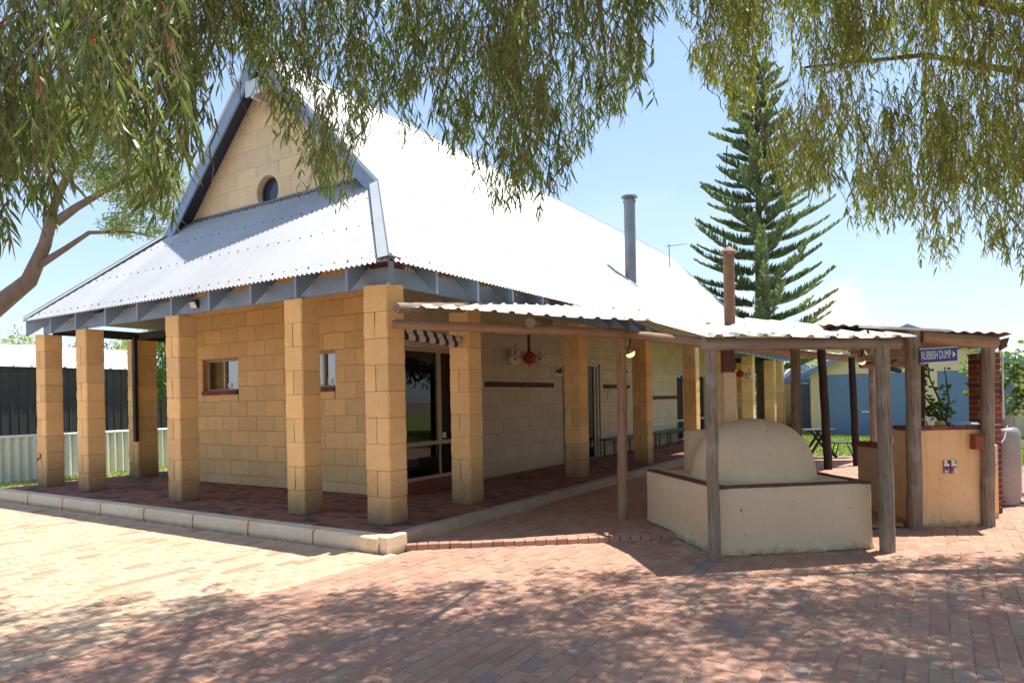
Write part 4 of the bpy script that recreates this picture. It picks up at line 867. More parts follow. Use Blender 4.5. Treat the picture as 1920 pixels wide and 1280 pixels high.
# ================================================================== PIZZA OVEN
ov = thing('pizza_oven', 'cream rendered domed outdoor oven on a square plinth under the pergola', 'oven')
FLo, FRo, BRo, BLo = (2.07, 6.86), (3.76, 7.10), (3.52, 9.05), (1.70, 8.70)
def ring_pts(z, ins=0.0):
    c = Vector((sum(p[0] for p in (FLo, FRo, BRo, BLo)) / 4, sum(p[1] for p in (FLo, FRo, BRo, BLo)) / 4)); return [Vector((*(Vector(p) + (c - Vector(p)).normalized() * ins), z)) for p in (FLo, FRo, BRo, BLo)]
def rounded_loop(pts, r=0.04, n=4, sub=10):
    out = []
    for i in range(4):
        p, a, b = pts[i], pts[i - 1], pts[(i + 1) % 4]; da = (a - p).normalized(); db = (b - p).normalized()
        p0, p1 = p + da * r, p + db * r
        for k in range(n + 1):
            t = k / n; out.append(p0 * (1 - t) ** 2 + p * 2 * t * (1 - t) + p1 * t ** 2)
        nx = pts[(i + 1) % 4] + (p - pts[(i + 1) % 4]).normalized() * r
        for k in range(1, sub): out.append(p1.lerp(nx, k / sub))
    return out
m = MB(); loops = []
for z, ins in ((-0.02, -0.03), (0.03, -0.012), (0.10, 0.0), (0.25, 0.0), (0.4, 0.003), (0.55, 0.0), (0.665, 0.003), (0.68, 0.02)): 
    L_ = rounded_loop(ring_pts(z, ins)); loops.append([p + Vector((rnd.uniform(-.003, .003), rnd.uniform(-.003, .003), 0)) for p in L_])
n = len(loops[0]); m.add([p for L_ in loops for p in L_], [(i * n + k, i * n + (k + 1) % n, (i + 1) * n + (k + 1) % n, (i + 1) * n + k) for i in range(len(loops) - 1) for k in range(n)] + [tuple(range((len(loops) - 1) * n, len(loops) * n))])
sm(m.build('plinth', M['oven'], ov), 50)
rp = ring_pts(0)
for (a, b, nb) in ((rp[0], rp[1], 8), (rp[1], rp[2], 8), (rp[3], rp[0], 8)):
    dv = (b - a); L_ = dv.length; ang = math.atan2(dv.y, dv.x)
    for k in range(nb):
        mm = MB(); mm.cbox(0.003 + L_ * k / nb, L_ * (k + 1) / nb - 0.003, 0.015, 0.12, 0.675, 0.702, 0.004, var=rnd.random(), jit=0.002); o = mm.build('edging_tile', M['plank'], ov); o.location = (a.x, a.y, 0); o.rotation_euler = (0, 0, ang)
m = MB(); q = ring_pts(0.690, 0.14); m.add(q, [(0, 1, 2, 3)]); m.build('hearth_top', M['oven'], ov)
m = MB(); DC = Vector((2.80, 7.93, 0)); prof = []; n = 64; rows = 22; vs = []
for i in range(rows + 1):
    t = i / rows; a = t * math.pi / 2; r = 0.69 * math.cos(a) ** 0.82 if i < rows else 0.001; z = 0.69 + 0.66 * math.sin(a) ** 1.0
    if i == 0: r = 0.705
    if i == 1: r = 0.692
    for k in range(n):
        b = 2 * math.pi * k / n; w = 1 + 0.008 * math.sin(3 * b + t * 4) + 0.006 * math.sin(5 * b + 2); vs.append(DC + Vector((r * w * math.cos(b), r * w * 0.97 * math.sin(b), z)))
m.add(vs, [(i * n + k, i * n + (k + 1) % n, (i + 1) * n + (k + 1) % n, (i + 1) * n + k) for i in range(rows) for k in range(n)]); m.build('dome', M['oven'], ov, smooth=True)
m = MB(); m.cbox(2.20, 2.62, 8.42, 8.72, 0.68, 1.20, 0.03, jit=0.004); m.build('oven_mouth_block', M['oven'], ov)
m = MB(); m.cbox(2.665, 2.815, 8.50, 8.66, 0.68, 1.92, 0.012, jit=0.003); m.build('chimney_stack', M['oven'], ov)
m = MB(); m.lathe([(0.086, 1.92), (0.086, 2.20)], (2.74, 8.58, 0), 20); sm(m.build('flue_collar', M['terra'], ov), 40)
m = MB(); m.lathe([(0.068, 2.20), (0.068, 3.40)], (2.775, 8.58, 0), 20); sm(m.build('flue', M['rustpipe'], ov), 40)
m = MB(); m.lathe([(0.02, 3.51), (0.105, 3.445), (0.115, 3.43), (0.02, 3.47)], (2.775, 8.58, 0), 20)
for a in range(3): m.box(0.05, 0.062, -0.006, 0.006, 3.39, 3.45, mat=Matrix.Translation((2.775, 8.58, 0)) @ Matrix.Rotation(a * 2.1, 4, 'Z'))
m.build('flue_cowl', M['rustpipe'], ov)

# house flue through the roof, aerial
fl = thing('roof_flue', 'grey metal flue standing on the white roof', 'flue', HM @ Vector((-1.15, 10.4, 0)))
m = MB(); m.lathe([(0.145, 4.2), (0.145, 6.62)], n=20); m.lathe([(0.149, 4.9), (0.149, 4.92)], n=20); m.lathe([(0.149, 5.88), (0.149, 5.9)], n=20); sm(m.build('pipe', M['zinc'], fl), 40)
m = MB(); m.lathe([(0.16, 6.62), (0.17, 6.66), (0.12, 6.70), (0.12, 6.72), (0.21, 6.74), (0.2, 6.78), (0.02, 6.80)], n=20); sm(m.build('cowl', M['zinc'], fl), 40)
m = MB(); nr3 = HM.to_3x3() @ nr; m.lathe([(0.27, -0.02), (0.20, 0.05)], n=20); o = m.build('flashing', M['flash'], fl); o.location = (0, 0, 4.585); o.rotation_euler = nr3.to_track_quat('Z', 'Y').to_euler()
an = thing('tv_aerial', 'thin tv aerial on a short mast behind the roof ridge', 'aerial', (5.90, 25, 6.4))
m = MB(); m.tube([(0, 0, 0.0), (0, 0, 0.83)], 0.018, 6); m.build('mast', M['zinc'], an)
m = MB(); m.tube([(-0.14, 0, 0.76), (0.66, 0, 0.84)], 0.014, 6)
for k in range(12): x = -0.05 + k * 0.06; m.tube([(x, -0.14 + k * 0.006, 0.77 + x * 0.1), (x, 0.14 - k * 0.006, 0.77 + x * 0.1)], 0.007, 4)
m.build('boom', M['zinc'], an)

# ================================================================== FITTINGS ON THE VERANDAH
def hp(x, y, z): return HM @ Vector((x, y, z))
rb = thing('rolled_blind', 'rolled black and white striped canvas blind over the corner window', 'blind', HO, TH)
m = MB(); m.tube([(-0.19, 0.45, 2.47), (-0.19, 1.63, 2.43)], 0.062, 14); sm(m.build('roll', M['stripes'], rb), 50); m = MB(); m.tube([(-0.15, 0.40, 2.53), (-0.15, 1.64, 2.49)], 0.03, 8); sm(m.build('batten', M['stripes'], rb), 50)
def coat_rack(y0, y1, z, label, n, dark=True):
    o = thing('coat_rack', label, 'coat rack', HO, TH, group='coat racks on the verandah wall'); X = WXR + 0.002
    m = MB(); m.box(X, X + 0.02, y0, y1, z, z + 0.10); m.build('board', M['plank'], o)
    for k in range(n): yy = y0 + (y1 - y0) * (k + 0.5) / n; m = MB(); m.tube([(X + 0.02, yy, z + 0.07), (X + 0.06, yy, z + 0.05), (X + 0.07, yy, z + 0.09)], 0.006, 5); m.tube([(X + 0.02, yy, z + 0.03), (X + 0.05, yy, z + 0.01), (X + 0.055, yy, z + 0.04)], 0.006, 5); m.build('hook', M['black'], o)
    return o
coat_rack(4.35, 7.0, 1.87, 'long dark brown coat rack left of the iron screen', 9)
coat_rack(9.6, 11.3, 1.86, 'coat rack board over the left bench with a loop of rope hanging', 6)
coat_rack(13.1, 15.2, 1.55, 'coat rack board over the right bench beside the narrow window', 8)
rp_ = thing('hanging_rope', 'small loop of rope hanging from the coat rack', 'rope', HO, TH); m = MB(); m.tube([(WXR + 0.07, 9.8, 1.93), (WXR + 0.08, 9.68, 1.60), (WXR + 0.08, 9.9, 1.58), (WXR + 0.07, 9.83, 1.93)], 0.008, 5); m.build('loop', M['log'], rp_)
def bench(x0, x1, y0, y1, z, label):
    o = thing('bench', label, 'bench', HO, TH, group='green benches on the verandah')
    for k in range(2): m = MB(); w = (x1 - x0) / 2; m.cbox(x0 + k * w + 0.005, x0 + (k + 1) * w - 0.005, y0, y1, z - 0.04, z, 0.006); m.build('seat_plank', M['green'], o)
    m = MB(); m.box(x1 - 0.02, x1 - 0.008, y0, y1, z - 0.075, z - 0.042); m.build('seat_frame', M['black'], o)
    n = 3 if y1 - y0 < 2.6 else 4
    for k in range(n):
        yy = y0 + 0.2 + (y1 - y0 - 0.4) * k / (n - 1)
        for xx in (x0 + 0.04, x1 - 0.04): m = MB(); m.tube([(xx, yy, F), (xx, yy, z - 0.04)], 0.018, 6); m.build('leg', M['black'], o)
bench(-1.56, -1.22, 9.2, 11.6, 0.62, 'green topped bench under the coat rack with the rope, left of the other bench'); bench(-1.56, -1.22, 12.1, 15.5, 0.62, 'green topped bench nearer the narrow window, right of the other bench')
# hanging floats
hb = thing('float_hanger', 'short wooden hanger for the fishing floats on the verandah', 'hanger', hp(-1.25, 5.36, 2.9)); m = MB(); m.box(-0.03, 0.03, -0.012, 0.012, -0.42, 0.0); m.build('board', M['plank'], hb); m = MB(); m.tube([(0, 0, -0.4), (0.0, 0, -0.68)], 0.004, 4); m.build('cord', M['log'], hb)
def fishing_float(x, y, z, r, mat, label, c2=None):
    o = thing('fishing_float', label, 'float', hp(x, y, z), group='fishing floats hung on the verandah'); n = 20; m = MB(); prof = [(r * math.sin(math.pi * i / 12) + 0.001, -r * math.cos(math.pi * i / 12)) for i in range(13)]
    m.lathe(prof, n=n); sm(m.build('shell', mat, o), 60); m = MB(); m.lathe([(r * 0.22, -0.012), (r * 0.22, 0.012), (r * 0.10, 0.012), (r * 0.1, -0.012)], n=10); q = m.build('eye', M['black'], o); q.rotation_euler = (R(90), 0, 0); q.location = (0, -r * 0.98, 0.01)
    m = MB(); m.tube([(0, 0, r), (0.01, 0, r + 0.08)], 0.006, 5); m.build('cord', M['black'], o); return o
fishing_float(-1.30, 4.92, 2.37, 0.115, M['floatw'], 'cream float hanging at the left of the cluster')
fishing_float(-1.24, 5.36, 2.43, 0.125, M['redpaint'], 'red float hanging in the middle of the cluster')
fishing_float(-1.30, 5.86, 2.42, 0.12, M['floatw'], 'cream float hanging at the right of the cluster')
fishing_float(-1.42, 5.12, 2.53, 0.10, M['floatw'], 'small cream float half hidden at the top of the cluster')
ff = lambda px, py, D, r, mt, lab: fishing_float(*tuple(HI @ Vector(((px - 960) / 1270.9 * D, D, 1.63 + (748.4 - 0.019 * (px - 960) - py) / 1270.9 * D))), r, mt, lab)
ff(1389, 701, 15.0, 0.085, M['redpaint'], 'far reddish float hanging by the rear columns'); ff(1405, 703, 15.0, 0.08, M['white'], 'far white float hanging right of the reddish one')
pq = thing('ship_plaque', 'small white cut-out plaque on the cream wall beside the iron screen', 'plaque', HO, TH); m = MB(); X = WXR + 0.002
m.prism([(X, 7.0, 2.14), (X, 7.5, 2.14), (X, 7.5, 2.20), (X, 7.0, 2.20)], (0.012, 0, 0)); m.build('hull', M['floatw'], pq); m = MB(); m.tube([(X + 0.02, 7.1, 2.19), (X + 0.02, 7.16, 2.26), (X + 0.02, 7.22, 2.19)], 0.012, 5); m.tube([(X + 0.02, 7.25, 2.19), (X + 0.02, 7.3, 2.30), (X + 0.02, 7.35, 2.19)], 0.014, 5); m.build('figures', M['black'], pq)
wh = thing('wall_hook', 'black iron ornament on the wall behind the brown log post', 'ornament', HO, TH); m = MB(); m.tube([(X + 0.02, 10.6, 2.25), (X + 0.05, 10.9, 2.26), (X + 0.02, 11.1, 2.32), (X + 0.02, 11.0, 2.42)], 0.03, 6); m.build('arm', M['black'], wh)
# floodlight on the beam
fd = thing('floodlight', 'small white faced floodlight on the blue verandah beam above a column', 'light', hp(-3.86, 0.04, 3.13), TH); m = MB(); m.box(-0.085, 0.085, -0.03, 0.03, -0.06, 0.06); o = m.build('housing', M['black'], fd); o.rotation_euler = (R(25), 0, 0); m = MB(); m.box(-0.07, 0.07, -0.038, -0.0305, -0.048, 0.048); o = m.build('lens', M['white'], fd); o.rotation_euler = (R(25), 0, 0); m = MB(); m.tube([(0.05, 0.02, 0.0), (0.12, 0.06, 0.02), (0.16, 0.08, 0.0)], 0.012, 6); m.build('bracket', M['black'], fd)
def bulkhead(loc, label, glow, rot=(R(20), R(-25), 0)):
    o = thing('pergola_light', label, 'light', loc, group='round lights under the pergola'); m = MB(); k = 0.55 if loc[0] > 3 else 1.0; m.lathe([(0.02 * k, 0.06 * k), (0.06 * k, 0.03 * k), (0.072 * k, 0.0), (0.07 * k, -0.012 * k)], n=16); q = sm(m.build('shade', M['silver'], o), 50); q.rotation_euler = rot; m = MB(); m.lathe([(0.06 * k, -0.013 * k), (0.062 * k, -0.04 * k), (0.04 * k, -0.075 * k), (0.005, -0.085 * k)], n=16); q = m.build('lens', M['bulb'] if glow else M['white'], o); q.rotation_euler = rot
    m = MB(); m.tube([(0, 0, 0.05), (0.02, 0.02, 0.14), (0.0, 0.03, 0.24)], 0.012, 6); m.build('cable', M['black'], o)
bulkhead((1.545, 8.86, 2.23), 'tilted round light on the brown log post near the verandah', True)
bulkhead((3.83, 7.25, 2.07), 'glowing amber round light at the right end of the front log beam', True, (R(80), R(-20), 0)); bulkhead((3.93, 7.6, 1.99), 'lower amber light just behind the glowing one', True)
cl = thing('clamp_lamp', 'dark adjustable clamp lamp behind the right grey log post', 'lamp', (4.05, 7.3, 1.93)); m = MB(); m.tube([(0, 0, 0), (0.06, 0, 0.03), (0.12, 0, 0.05)], 0.018, 6); m.tube([(0.04, 0, -0.05), (0.14, 0, -0.07)], 0.028, 8); m.build('head', M['black'], cl)
# sign
sg = thing('street_sign', 'blue sign with white lettering RUBBISH DUMP fixed to a log post', 'sign', (5.0, 7.935, 2.052)); sg.rotation_euler = (0, R(-2.5), R(-6))
m = MB(); m.box(-0.205, 0.205, -0.006, 0.006, -0.082, 0.082); m.build('sign_plate', M['signblue'], sg)
m = MB(); m.box(-0.208, 0.208, -0.010, 0.008, 0.078, 0.086); m.box(-0.208, 0.208, -0.010, 0.008, -0.086, -0.078); m.build('sign_rail', M['white'], sg)
tcv = bpy.data.curves.new('lettering', 'FONT'); tcv.body = 'RUBBISH DUMP'; tcv.size = 0.145; tcv.extrude = 0.0012; tcv.align_x = 'CENTER'; tcv.align_y = 'CENTER'
to = bpy.data.objects.new('lettering', tcv); COL.objects.link(to); bpy.context.view_layer.update(); tme = bpy.data.meshes.new_from_object(to.evaluated_get(bpy.context.evaluated_depsgraph_get())); bpy.data.objects.remove(to)
wd = max(v.co.x for v in tme.vertices) - min(v.co.x for v in tme.vertices); tme.materials.clear(); tme.materials.append(M['white'])
to = link('lettering', tme, sg, (-0.028, -0.0085, 0)); to.rotation_euler = (R(90), 0, 0); to.scale = (0.325 / wd, 0.95, 1)
m = MB(); m.prism([(0.155, -0.0075, -0.04), (0.185, -0.0075, 0.0), (0.155, -0.0075, 0.04)], (0, -0.002, 0)); m.build('arrow', M['white'], sg)
m = MB(); m.tube([(-0.21, 0.0, 0.09), (-0.17, 0.02, 0.1)], 0.014, 6); m.build('clamp', M['zinc'], sg); m = MB(); m.tube([(-0.2, 0.0, -0.09), (-0.16, 0.03, -0.1)], 0.014, 6); m.build('clamp', M['zinc'], sg)
# tap on the far left column
tpz = thing('garden_tap', 'brass garden tap on a pipe against the leftmost column', 'tap', hp(-8.61, 0.02, 0)); m = MB(); m.tube([(0, 0, F), (0, 0, 0.72)], 0.012, 6); m.tube([(0, 0, 0.72), (-0.07, -0.03, 0.71), (-0.08, -0.03, 0.66)], 0.014, 6); m.tube([(-0.04, -0.02, 0.72), (-0.04, -0.02, 0.78)], 0.008, 5); m.tube([(-0.07, -0.02, 0.78), (-0.01, -0.02, 0.78)], 0.008, 5); m.build('pipe', M['plank'], tpz)
# sink tap, yellow pot on the barbecue counter
st = thing('sink_tap', 'arched chrome tap standing on the barbecue counter', 'tap', (5.20, 8.75, 1.14)); m = MB(); m.tube([(0, 0, 0), (0, 0, 0.07), (0.02, 0, 0.11), (0.08, 0, 0.135), (0.14, 0, 0.11), (0.155, 0, 0.06), (0.155, 0, 0.03)], 0.009, 8); sm(m.build('spout', M['chrome'], st))
yp = thing('yellow_pot', 'small yellow pot on the barbecue counter beside the fig', 'pot', (5.50, 8.72, 1.14)); m = MB(); m.lathe([(0.045, 0), (0.06, 0.05), (0.055, 0.10), (0.04, 0.11)], n=14); sm(m.build('bowl', basic('glaze_yellow', (0.6, 0.5, 0.15), (0.5, 0.4, 0.1), 5, 0.3, 0), yp)); 
gr = thing('grill_plate', 'stainless grill lid on the barbecue near the chimney', 'grill'); m = MB(); m.cbox(5.62, 6.0, 8.7, 8.95, 1.14, 1.22, 0.02); m.build('lid', M['zinc'], gr); m = MB(); m.tube([(5.66, 8.68, 1.19), (5.95, 8.68, 1.19)], 0.01, 6); m.build('handle', M['chrome'], gr)

# picnic table, stool
pt = thing('picnic_table', 'dark folding picnic table at the edge of the lawn', 'table', (7.45, 16.7, 0.05)); m = MB()
for k in range(4): mm = MB(); mm.cbox(-0.35, 0.38, -0.3 + k * 0.15, -0.16 + k * 0.15, 0.68, 0.71, 0.004); mm.build('plank', M['navy'], pt)
for (a, b) in (((-0.05, 0.15, 0.68), (0.45, 0.15, 0.0)), ((0.2, 0.15, 0.68), (-0.25, 0.15, 0.0)), ((-0.05, -0.15, 0.68), (0.45, -0.15, 0.0)), ((0.2, -0.15, 0.68), (-0.25, -0.15, 0.0))): mm = MB(); mm.tube([a, b], 0.035, 4); mm.build('leg', M['black'], pt)
ps = thing('folding_stool', 'dark folding stool standing right of the picnic table', 'stool', (8.05, 16.6, 0.05)); m = MB(); m.cbox(-0.22, 0.25, -0.15, 0.15, 0.36, 0.39, 0.004); m.build('seat', M['navy'], ps)
for (a, b) in (((-0.12, 0.1, 0.36), (-0.22, 0.1, 0)), ((0.18, 0.1, 0.36), (0.32, 0.1, 0)), ((-0.12, -0.1, 0.36), (-0.22, -0.1, 0)), ((0.18, -0.1, 0.36), (0.32, -0.1, 0))): m = MB(); m.tube([a, b], 0.014, 5); m.build('leg', M['black'], ps)

# ================================================================== SHEDS AND FENCES
def roller_shed(name, label, A, B, depth, wallh, doors, roofcol, eave_out=0.15, gable=None, wallm='cream'):
    """front face from A to B (world xy, left to right as seen)"""
    A, B = Vector((*A, 0)), Vector((*B, 0)); L_ = (B - A).length; ang = math.atan2(B.y - A.y, B.x - A.x)
    o = thing(name, label, 'shed', A, ang)
    m = MB(); x = 0
    holes = [(a, b, 0.0, h) for a, b, h in doors]
    wall_panel(m, 'x', 0, 0.08, 0, L_, 0, wallh, holes); m.box(0, 0.08, 0.08, depth, 0, wallh); m.box(L_ - 0.08, L_, 0.08, depth, 0, wallh); m.box(0.08, L_ - 0.08, depth - 0.08, depth, 0, wallh)
    m.build('wall', M[wallm], o)
    x = 0.02
    while x < L_ - 0.2:     # vertical cladding pans
        zlo = 0.0
        for a, b, h in doors:
            if a - 0.03 < x + 0.1 < b + 0.03: zlo = h
        mm = MB(); mm.cbox(x, x + 0.19, -0.012, -0.001, zlo + 0.02, wallh - 0.01, 0.003); mm.build('cladding_panel', M[wallm], o); x += 0.2
    for a, b, h in doors:
        d = link('roller_door', None, o, (0, 0, 0)); z = 0.05
        k = 0
        while z < h - 0.01:
            mm = MB(); zz = min(z + 0.078, h); mm.prism([(a, 0.03, z), (a, 0.012, z + 0.012), (a, 0.012, zz - 0.014), (a, 0.03, zz)], (b - a, 0, 0)); mm.build('slat', M['bluedoor'], d); z += 0.078; k += 1
        mm = MB(); mm.box(a, b, 0.005, 0.035, 0.0, 0.05); mm.box((a + b) / 2 - 0.08, (a + b) / 2 + 0.08, 0.0, 0.012, 0.95, 1.02); mm.build('bottom_rail', M['bluedoor'], d)
        mm = MB(); mm.box((a + b) / 2 - 0.13, (a + b) / 2 + 0.13, -0.01, 0.011, 0.86, 0.93); mm.build('handle', M['white'], d)
    return o, L_, ang
s1, L1, a1 = roller_shed('double_garage', 'cream shed with wide blue roller doors beyond the lawn', (12.05, 27.35), (17.6, 23.2), 7, 2.6, [(0.62, 3.35, 2.36), (4.35, 6.6, 2.36)], 'blue')
m = MB(); m.prism([(0, 0.0, 2.6), (L1, 0.0, 2.6), (L1 / 2, 0.0, 4.0)], (0, 0.08, 0)); m.build('gable', M['cream'], s1)
m = MB(); m.prism([(-0.45, -0.35, 2.37), (L1 / 2, -0.35, 4.12), (L1 / 2, -0.35, 3.90), (-0.45, -0.35, 2.18)][::-1], (0, 0.05, 0)); m.prism([(L1 + 0.45, -0.35, 2.37), (L1 / 2, -0.35, 4.12), (L1 / 2, -0.35, 3.90), (L1 + 0.45, -0.35, 2.18)], (0, 0.05, 0)); m.build('barge_board', M['bluedoor'], s1)
m = MB(); m.prism([(-0.45, -0.3, 2.37), (L1 / 2, -0.3, 4.12), (L1 / 2, -0.3, 4.16), (-0.45, -0.3, 2.41)], (0, 7.6, 0)); m.prism([(L1 + 0.45, -0.3, 2.37), (L1 / 2, -0.3, 4.12), (L1 / 2, -0.3, 4.16), (L1 + 0.45, -0.3, 2.41)], (0, 7.6, 0)); m.build('roof', M['shedroof'], s1)
s2, L2, a2 = roller_shed('right_garage', 'shed with blue roller door and dark roof at the right edge beyond the fig', (17.72, 22.6), (21.5, 20.4), 6, 2.6, [(0.25, 2.9, 2.30)], 'blue')
m = MB(); m.prism([(-0.4, -0.3, 3.0), (L2 + 0.4, -0.3, 4.0), (L2 + 0.4, -0.3, 3.80), (-0.4, -0.3, 2.5)][::-1], (0, 0.05, 0)); m.prism([(-0.2, 0, 2.6), (L2, 0, 2.6), (L2, 0, 3.7), (-0.2, 0, 2.9)], (0, 0.08, 0)); m.build('gable', M['darkwall'], s2)
m = MB(); m.prism([(-0.4, -0.32, 3.02), (L2 + 0.4, -0.32, 4.02), (L2 + 0.4, -0.32, 4.07), (-0.4, -0.32, 3.07)], (0, 6.5, 0)); m.build('roof', M['shedroof'], s2)
# little hut with a moon on its gable
ht = thing('garden_hut', 'little limestone hut with blue gable, moon emblem and blue door', 'hut', (12.25, 30.4, 0))
m = MB(); m.box(0, 0.62, 0, 0.12, 0, 2.12); m.box(1.10, 1.62, 0, 0.12, 0, 2.12); m.box(0, 0.12, 0.12, 1.6, 0, 2.12); m.box(1.5, 1.62, 0.12, 1.6, 0, 2.12); m.build('wall', M['side'], ht)
for k in range(7):
    for (a, b) in ((0.0, 0.62), (1.10, 1.62)): mm = MB(); mm.cbox(a + 0.004, b - 0.004, -0.012, -0.001, 0.02 + k * 0.3, 0.31 + k * 0.3, 0.004, var=rnd.random()); mm.build('block', M['col'], ht)
d = link('door', None, ht)
for k in range(5): mm = MB(); mm.cbox(0.625 + k * 0.094, 0.715 + k * 0.094, 0.02, 0.05, 0.02, 2.08, 0.004); mm.build('board', M['bluedoor'], d)
m = MB(); m.prism([(-0.08, -0.06, 2.12), (1.70, -0.06, 2.12), (1.70, -0.06, 2.28), (0.81, -0.06, 3.02), (-0.08, -0.06, 2.28)], (0, 0.05, 0)); m.build('gable', M['bluedoor'], ht)
m = MB(); m.prism([(-0.2, -0.1, 2.22), (0.81, -0.1, 3.05), (0.81, -0.1, 3.10), (-0.2, -0.1, 2.27)], (0, 1.9, 0)); m.prism([(1.82, -0.1, 2.22), (0.81, -0.1, 3.05), (0.81, -0.1, 3.10), (1.82, -0.1, 2.27)], (0, 1.9, 0)); m.build('roof', M['shedroof'], ht)
m = MB(); pts = []
for k in range(13): a = -1.9 + k * 3.5 / 12; pts.append((0.82 + 0.17 * math.cos(a), -0.068, 2.55 + 0.2 * math.sin(a)))
for k in range(12, -1, -1): a = -1.9 + k * 3.5 / 12; pts.append((0.77 + 0.14 * math.cos(a), -0.068, 2.56 + 0.185 * math.sin(a)))
for k in range(12): m.quad(pts[k], pts[k + 1], pts[25 - k - 1], pts[25 - k])
m.build('moon_emblem', M['pot'], ht)
# neighbour's fence and shed on the left
fn = thing('fibre_cement_fence', 'white corrugated fibre cement fence along the left boundary', 'fence')
def fence_pt(s): a = Vector((-12.6, 12.6)); b = Vector((-7.6, 20.8)); return a.lerp(b, s)
FLn = (fence_pt(1) - fence_pt(0)).length; s = 0.0; k = 0
while s < FLn - 0.1:
    e = min(s + 1.05, FLn); m = MB(); vs = []; n = 36; dirv = (fence_pt(1) - fence_pt(0)).normalized(); nv = Vector((dirv.y, -dirv.x))
    for i in range(n + 1):
        q = s + (e - s) * i / n; p = fence_pt(0) + dirv * q + nv * (0.042 * math.cos(2 * math.pi * q / 0.175) + 0.005 * (k % 2)); vs += [(p.x, p.y, -0.02), (p.x, p.y, 1.0 + 0.01 * (k % 2))]
    m.add(vs, [(2 * i, 2 * i + 2, 2 * i + 3, 2 * i + 1) for i in range(n)], rnd.random()); m.build('fence_sheet', M['fibro'], fn, smooth=True); s = e; k += 1
a, b = fence_pt(0), fence_pt(1); m = MB(); m.tube([(a.x, a.y, 1.01), (b.x, b.y, 1.01)], 0.035, 8); m.build('capping', M['shedroof'], fn)
sh = thing('neighbour_shed', 'dark grey ribbed shed with white roof behind the left fence', 'shed')
A = Vector((-14.4, 12.9)); B = Vector((-8.2, 23.0)); dirv = (B - A).normalized(); nv = Vector((dirv.y, -dirv.x)); LS = (B - A).length; s = 0; k = 0
back = -nv
while s < LS - 0.05:
    e = min(s + 0.38, LS); m = MB(); vs = []; prof = [(0, 0), (0.02, 0.0), (0.035, 0.03), (0.07, 0.03), (0.085, 0), (0.20, 0), (0.212, 0.022), (0.24, 0.022), (0.252, 0), (0.38, 0)]
    for (q, off) in prof:
        if s + q > LS + 1e-6: break
        p = A + dirv * (s + q) + nv * off; vs += [(p.x, p.y, 0), (p.x, p.y, 2.66)]
    n = len(vs) // 2; m.add(vs, [(2 * i, 2 * i + 2, 2 * i + 3, 2 * i + 1) for i in range(n - 1)], rnd.random()); m.build('wall_sheet', M['darkwall'], sh); s = e; k += 1
s = 0
while s < LS - 0.05:
    m = MB(); vs = []; prof = [(0, 0), (0.02, 0.0), (0.03, 0.035), (0.07, 0.035), (0.08, 0), (0.38, 0)]
    for (q, off) in prof:
        p0 = A + dirv * (s + q) + nv * 0.18; p1 = A + dirv * (s + q) - nv * 5.0; vs += [(p0.x, p0.y, 2.66 + off), (p1.x, p1.y, 3.5 + off)]
    m.add(vs, [(2 * i, 2 * i + 2, 2 * i + 3, 2 * i + 1) for i in range(5)], rnd.random()); m.build('roof_sheet', M['shedroof'], sh); s += 0.38
p0 = A - nv * 4.95; p1 = B - nv * 4.95; m = MB(); m.tube([(p0.x, p0.y, 3.55), (p1.x, p1.y, 3.55)], 0.06, 6); m.build('ridge_capping', M['shedroof'], sh)

# ================================================================== VEGETATION
def leaf_arrays(base, direction, length, width, bend=0.15):
    """lens-shaped leaves: 6 vertices, 4 triangles each"""
    N = len(base); d = direction / np.linalg.norm(direction, axis=1, keepdims=True); r = npr.normal(size=(N, 3)); s = np.cross(d, r); s /= np.linalg.norm(s, axis=1, keepdims=True) + 1e-9; u = np.cross(d, s)
    L_ = length[:, None]; W_ = width[:, None]; B = bend * npr.normal(size=(N, 1)) * L_
    v = np.empty((N, 6, 3)); v[:, 0] = base; v[:, 1] = base + d * L_ * 0.33 + s * W_ * 0.5 + u * B * 0.6; v[:, 2] = base + d * L_ * 0.33 - s * W_ * 0.5 + u * B * 0.6
    v[:, 3] = base + d * L_ * 0.68 + s * W_ * 0.42 + u * B * 0.9; v[:, 4] = base + d * L_ * 0.68 - s * W_ * 0.42 + u * B * 0.9; v[:, 5] = base + d * L_ + u * B * 0.4 - np.array([0, 0, 1]) * L_ * 0.06
    t = np.array([[0, 2, 1], [1, 2, 4], [1, 4, 3], [3, 4, 5]]); tri = (np.arange(N) * 6)[:, None, None] + t[None]
    var = np.repeat(npr.random(N), 4); return v.reshape(-1, 3), tri.reshape(-1, 3), var
def ribbon_tubes(paths, rads):
    """paths (N,K,3), rads (N,K): three-sided tubes"""
    N, K, _ = paths.shape; ang = np.array([0, 2.094, 4.189]); off = np.stack([np.cos(ang), np.sin(ang), 0.3 * np.sin(ang)], 1)
    v = paths[:, :, None, :] + rads[:, :, None, None] * off[None, None]; v = v.reshape(-1, 3); idx = np.arange(N * K * 3).reshape(N, K, 3); tr = []
    for q in range(3):
        a, b = idx[:, :-1, q], idx[:, :-1, (q + 1) % 3]; c, d = idx[:, 1:, (q + 1) % 3], idx[:, 1:, q]
        tr += [np.stack([a, b, c], -1).reshape(-1, 3), np.stack([a, c, d], -1).reshape(-1, 3)]
    return v, np.concatenate(tr)
def branch_tree(name, label, trunk_pts, trunk_r, mat, limbs):
    o = thing(name, label, 'tree', (0, 0, 0)); m = MB(); m.tube(trunk_pts, trunk_r, 12, rough=0.06); sm(m.build('trunk', mat, o), 70)
    for pts, r in limbs: m = MB(); m.tube(pts, r, 8, rough=0.06); sm(m.build('branch', mat, o), 70)
    return o
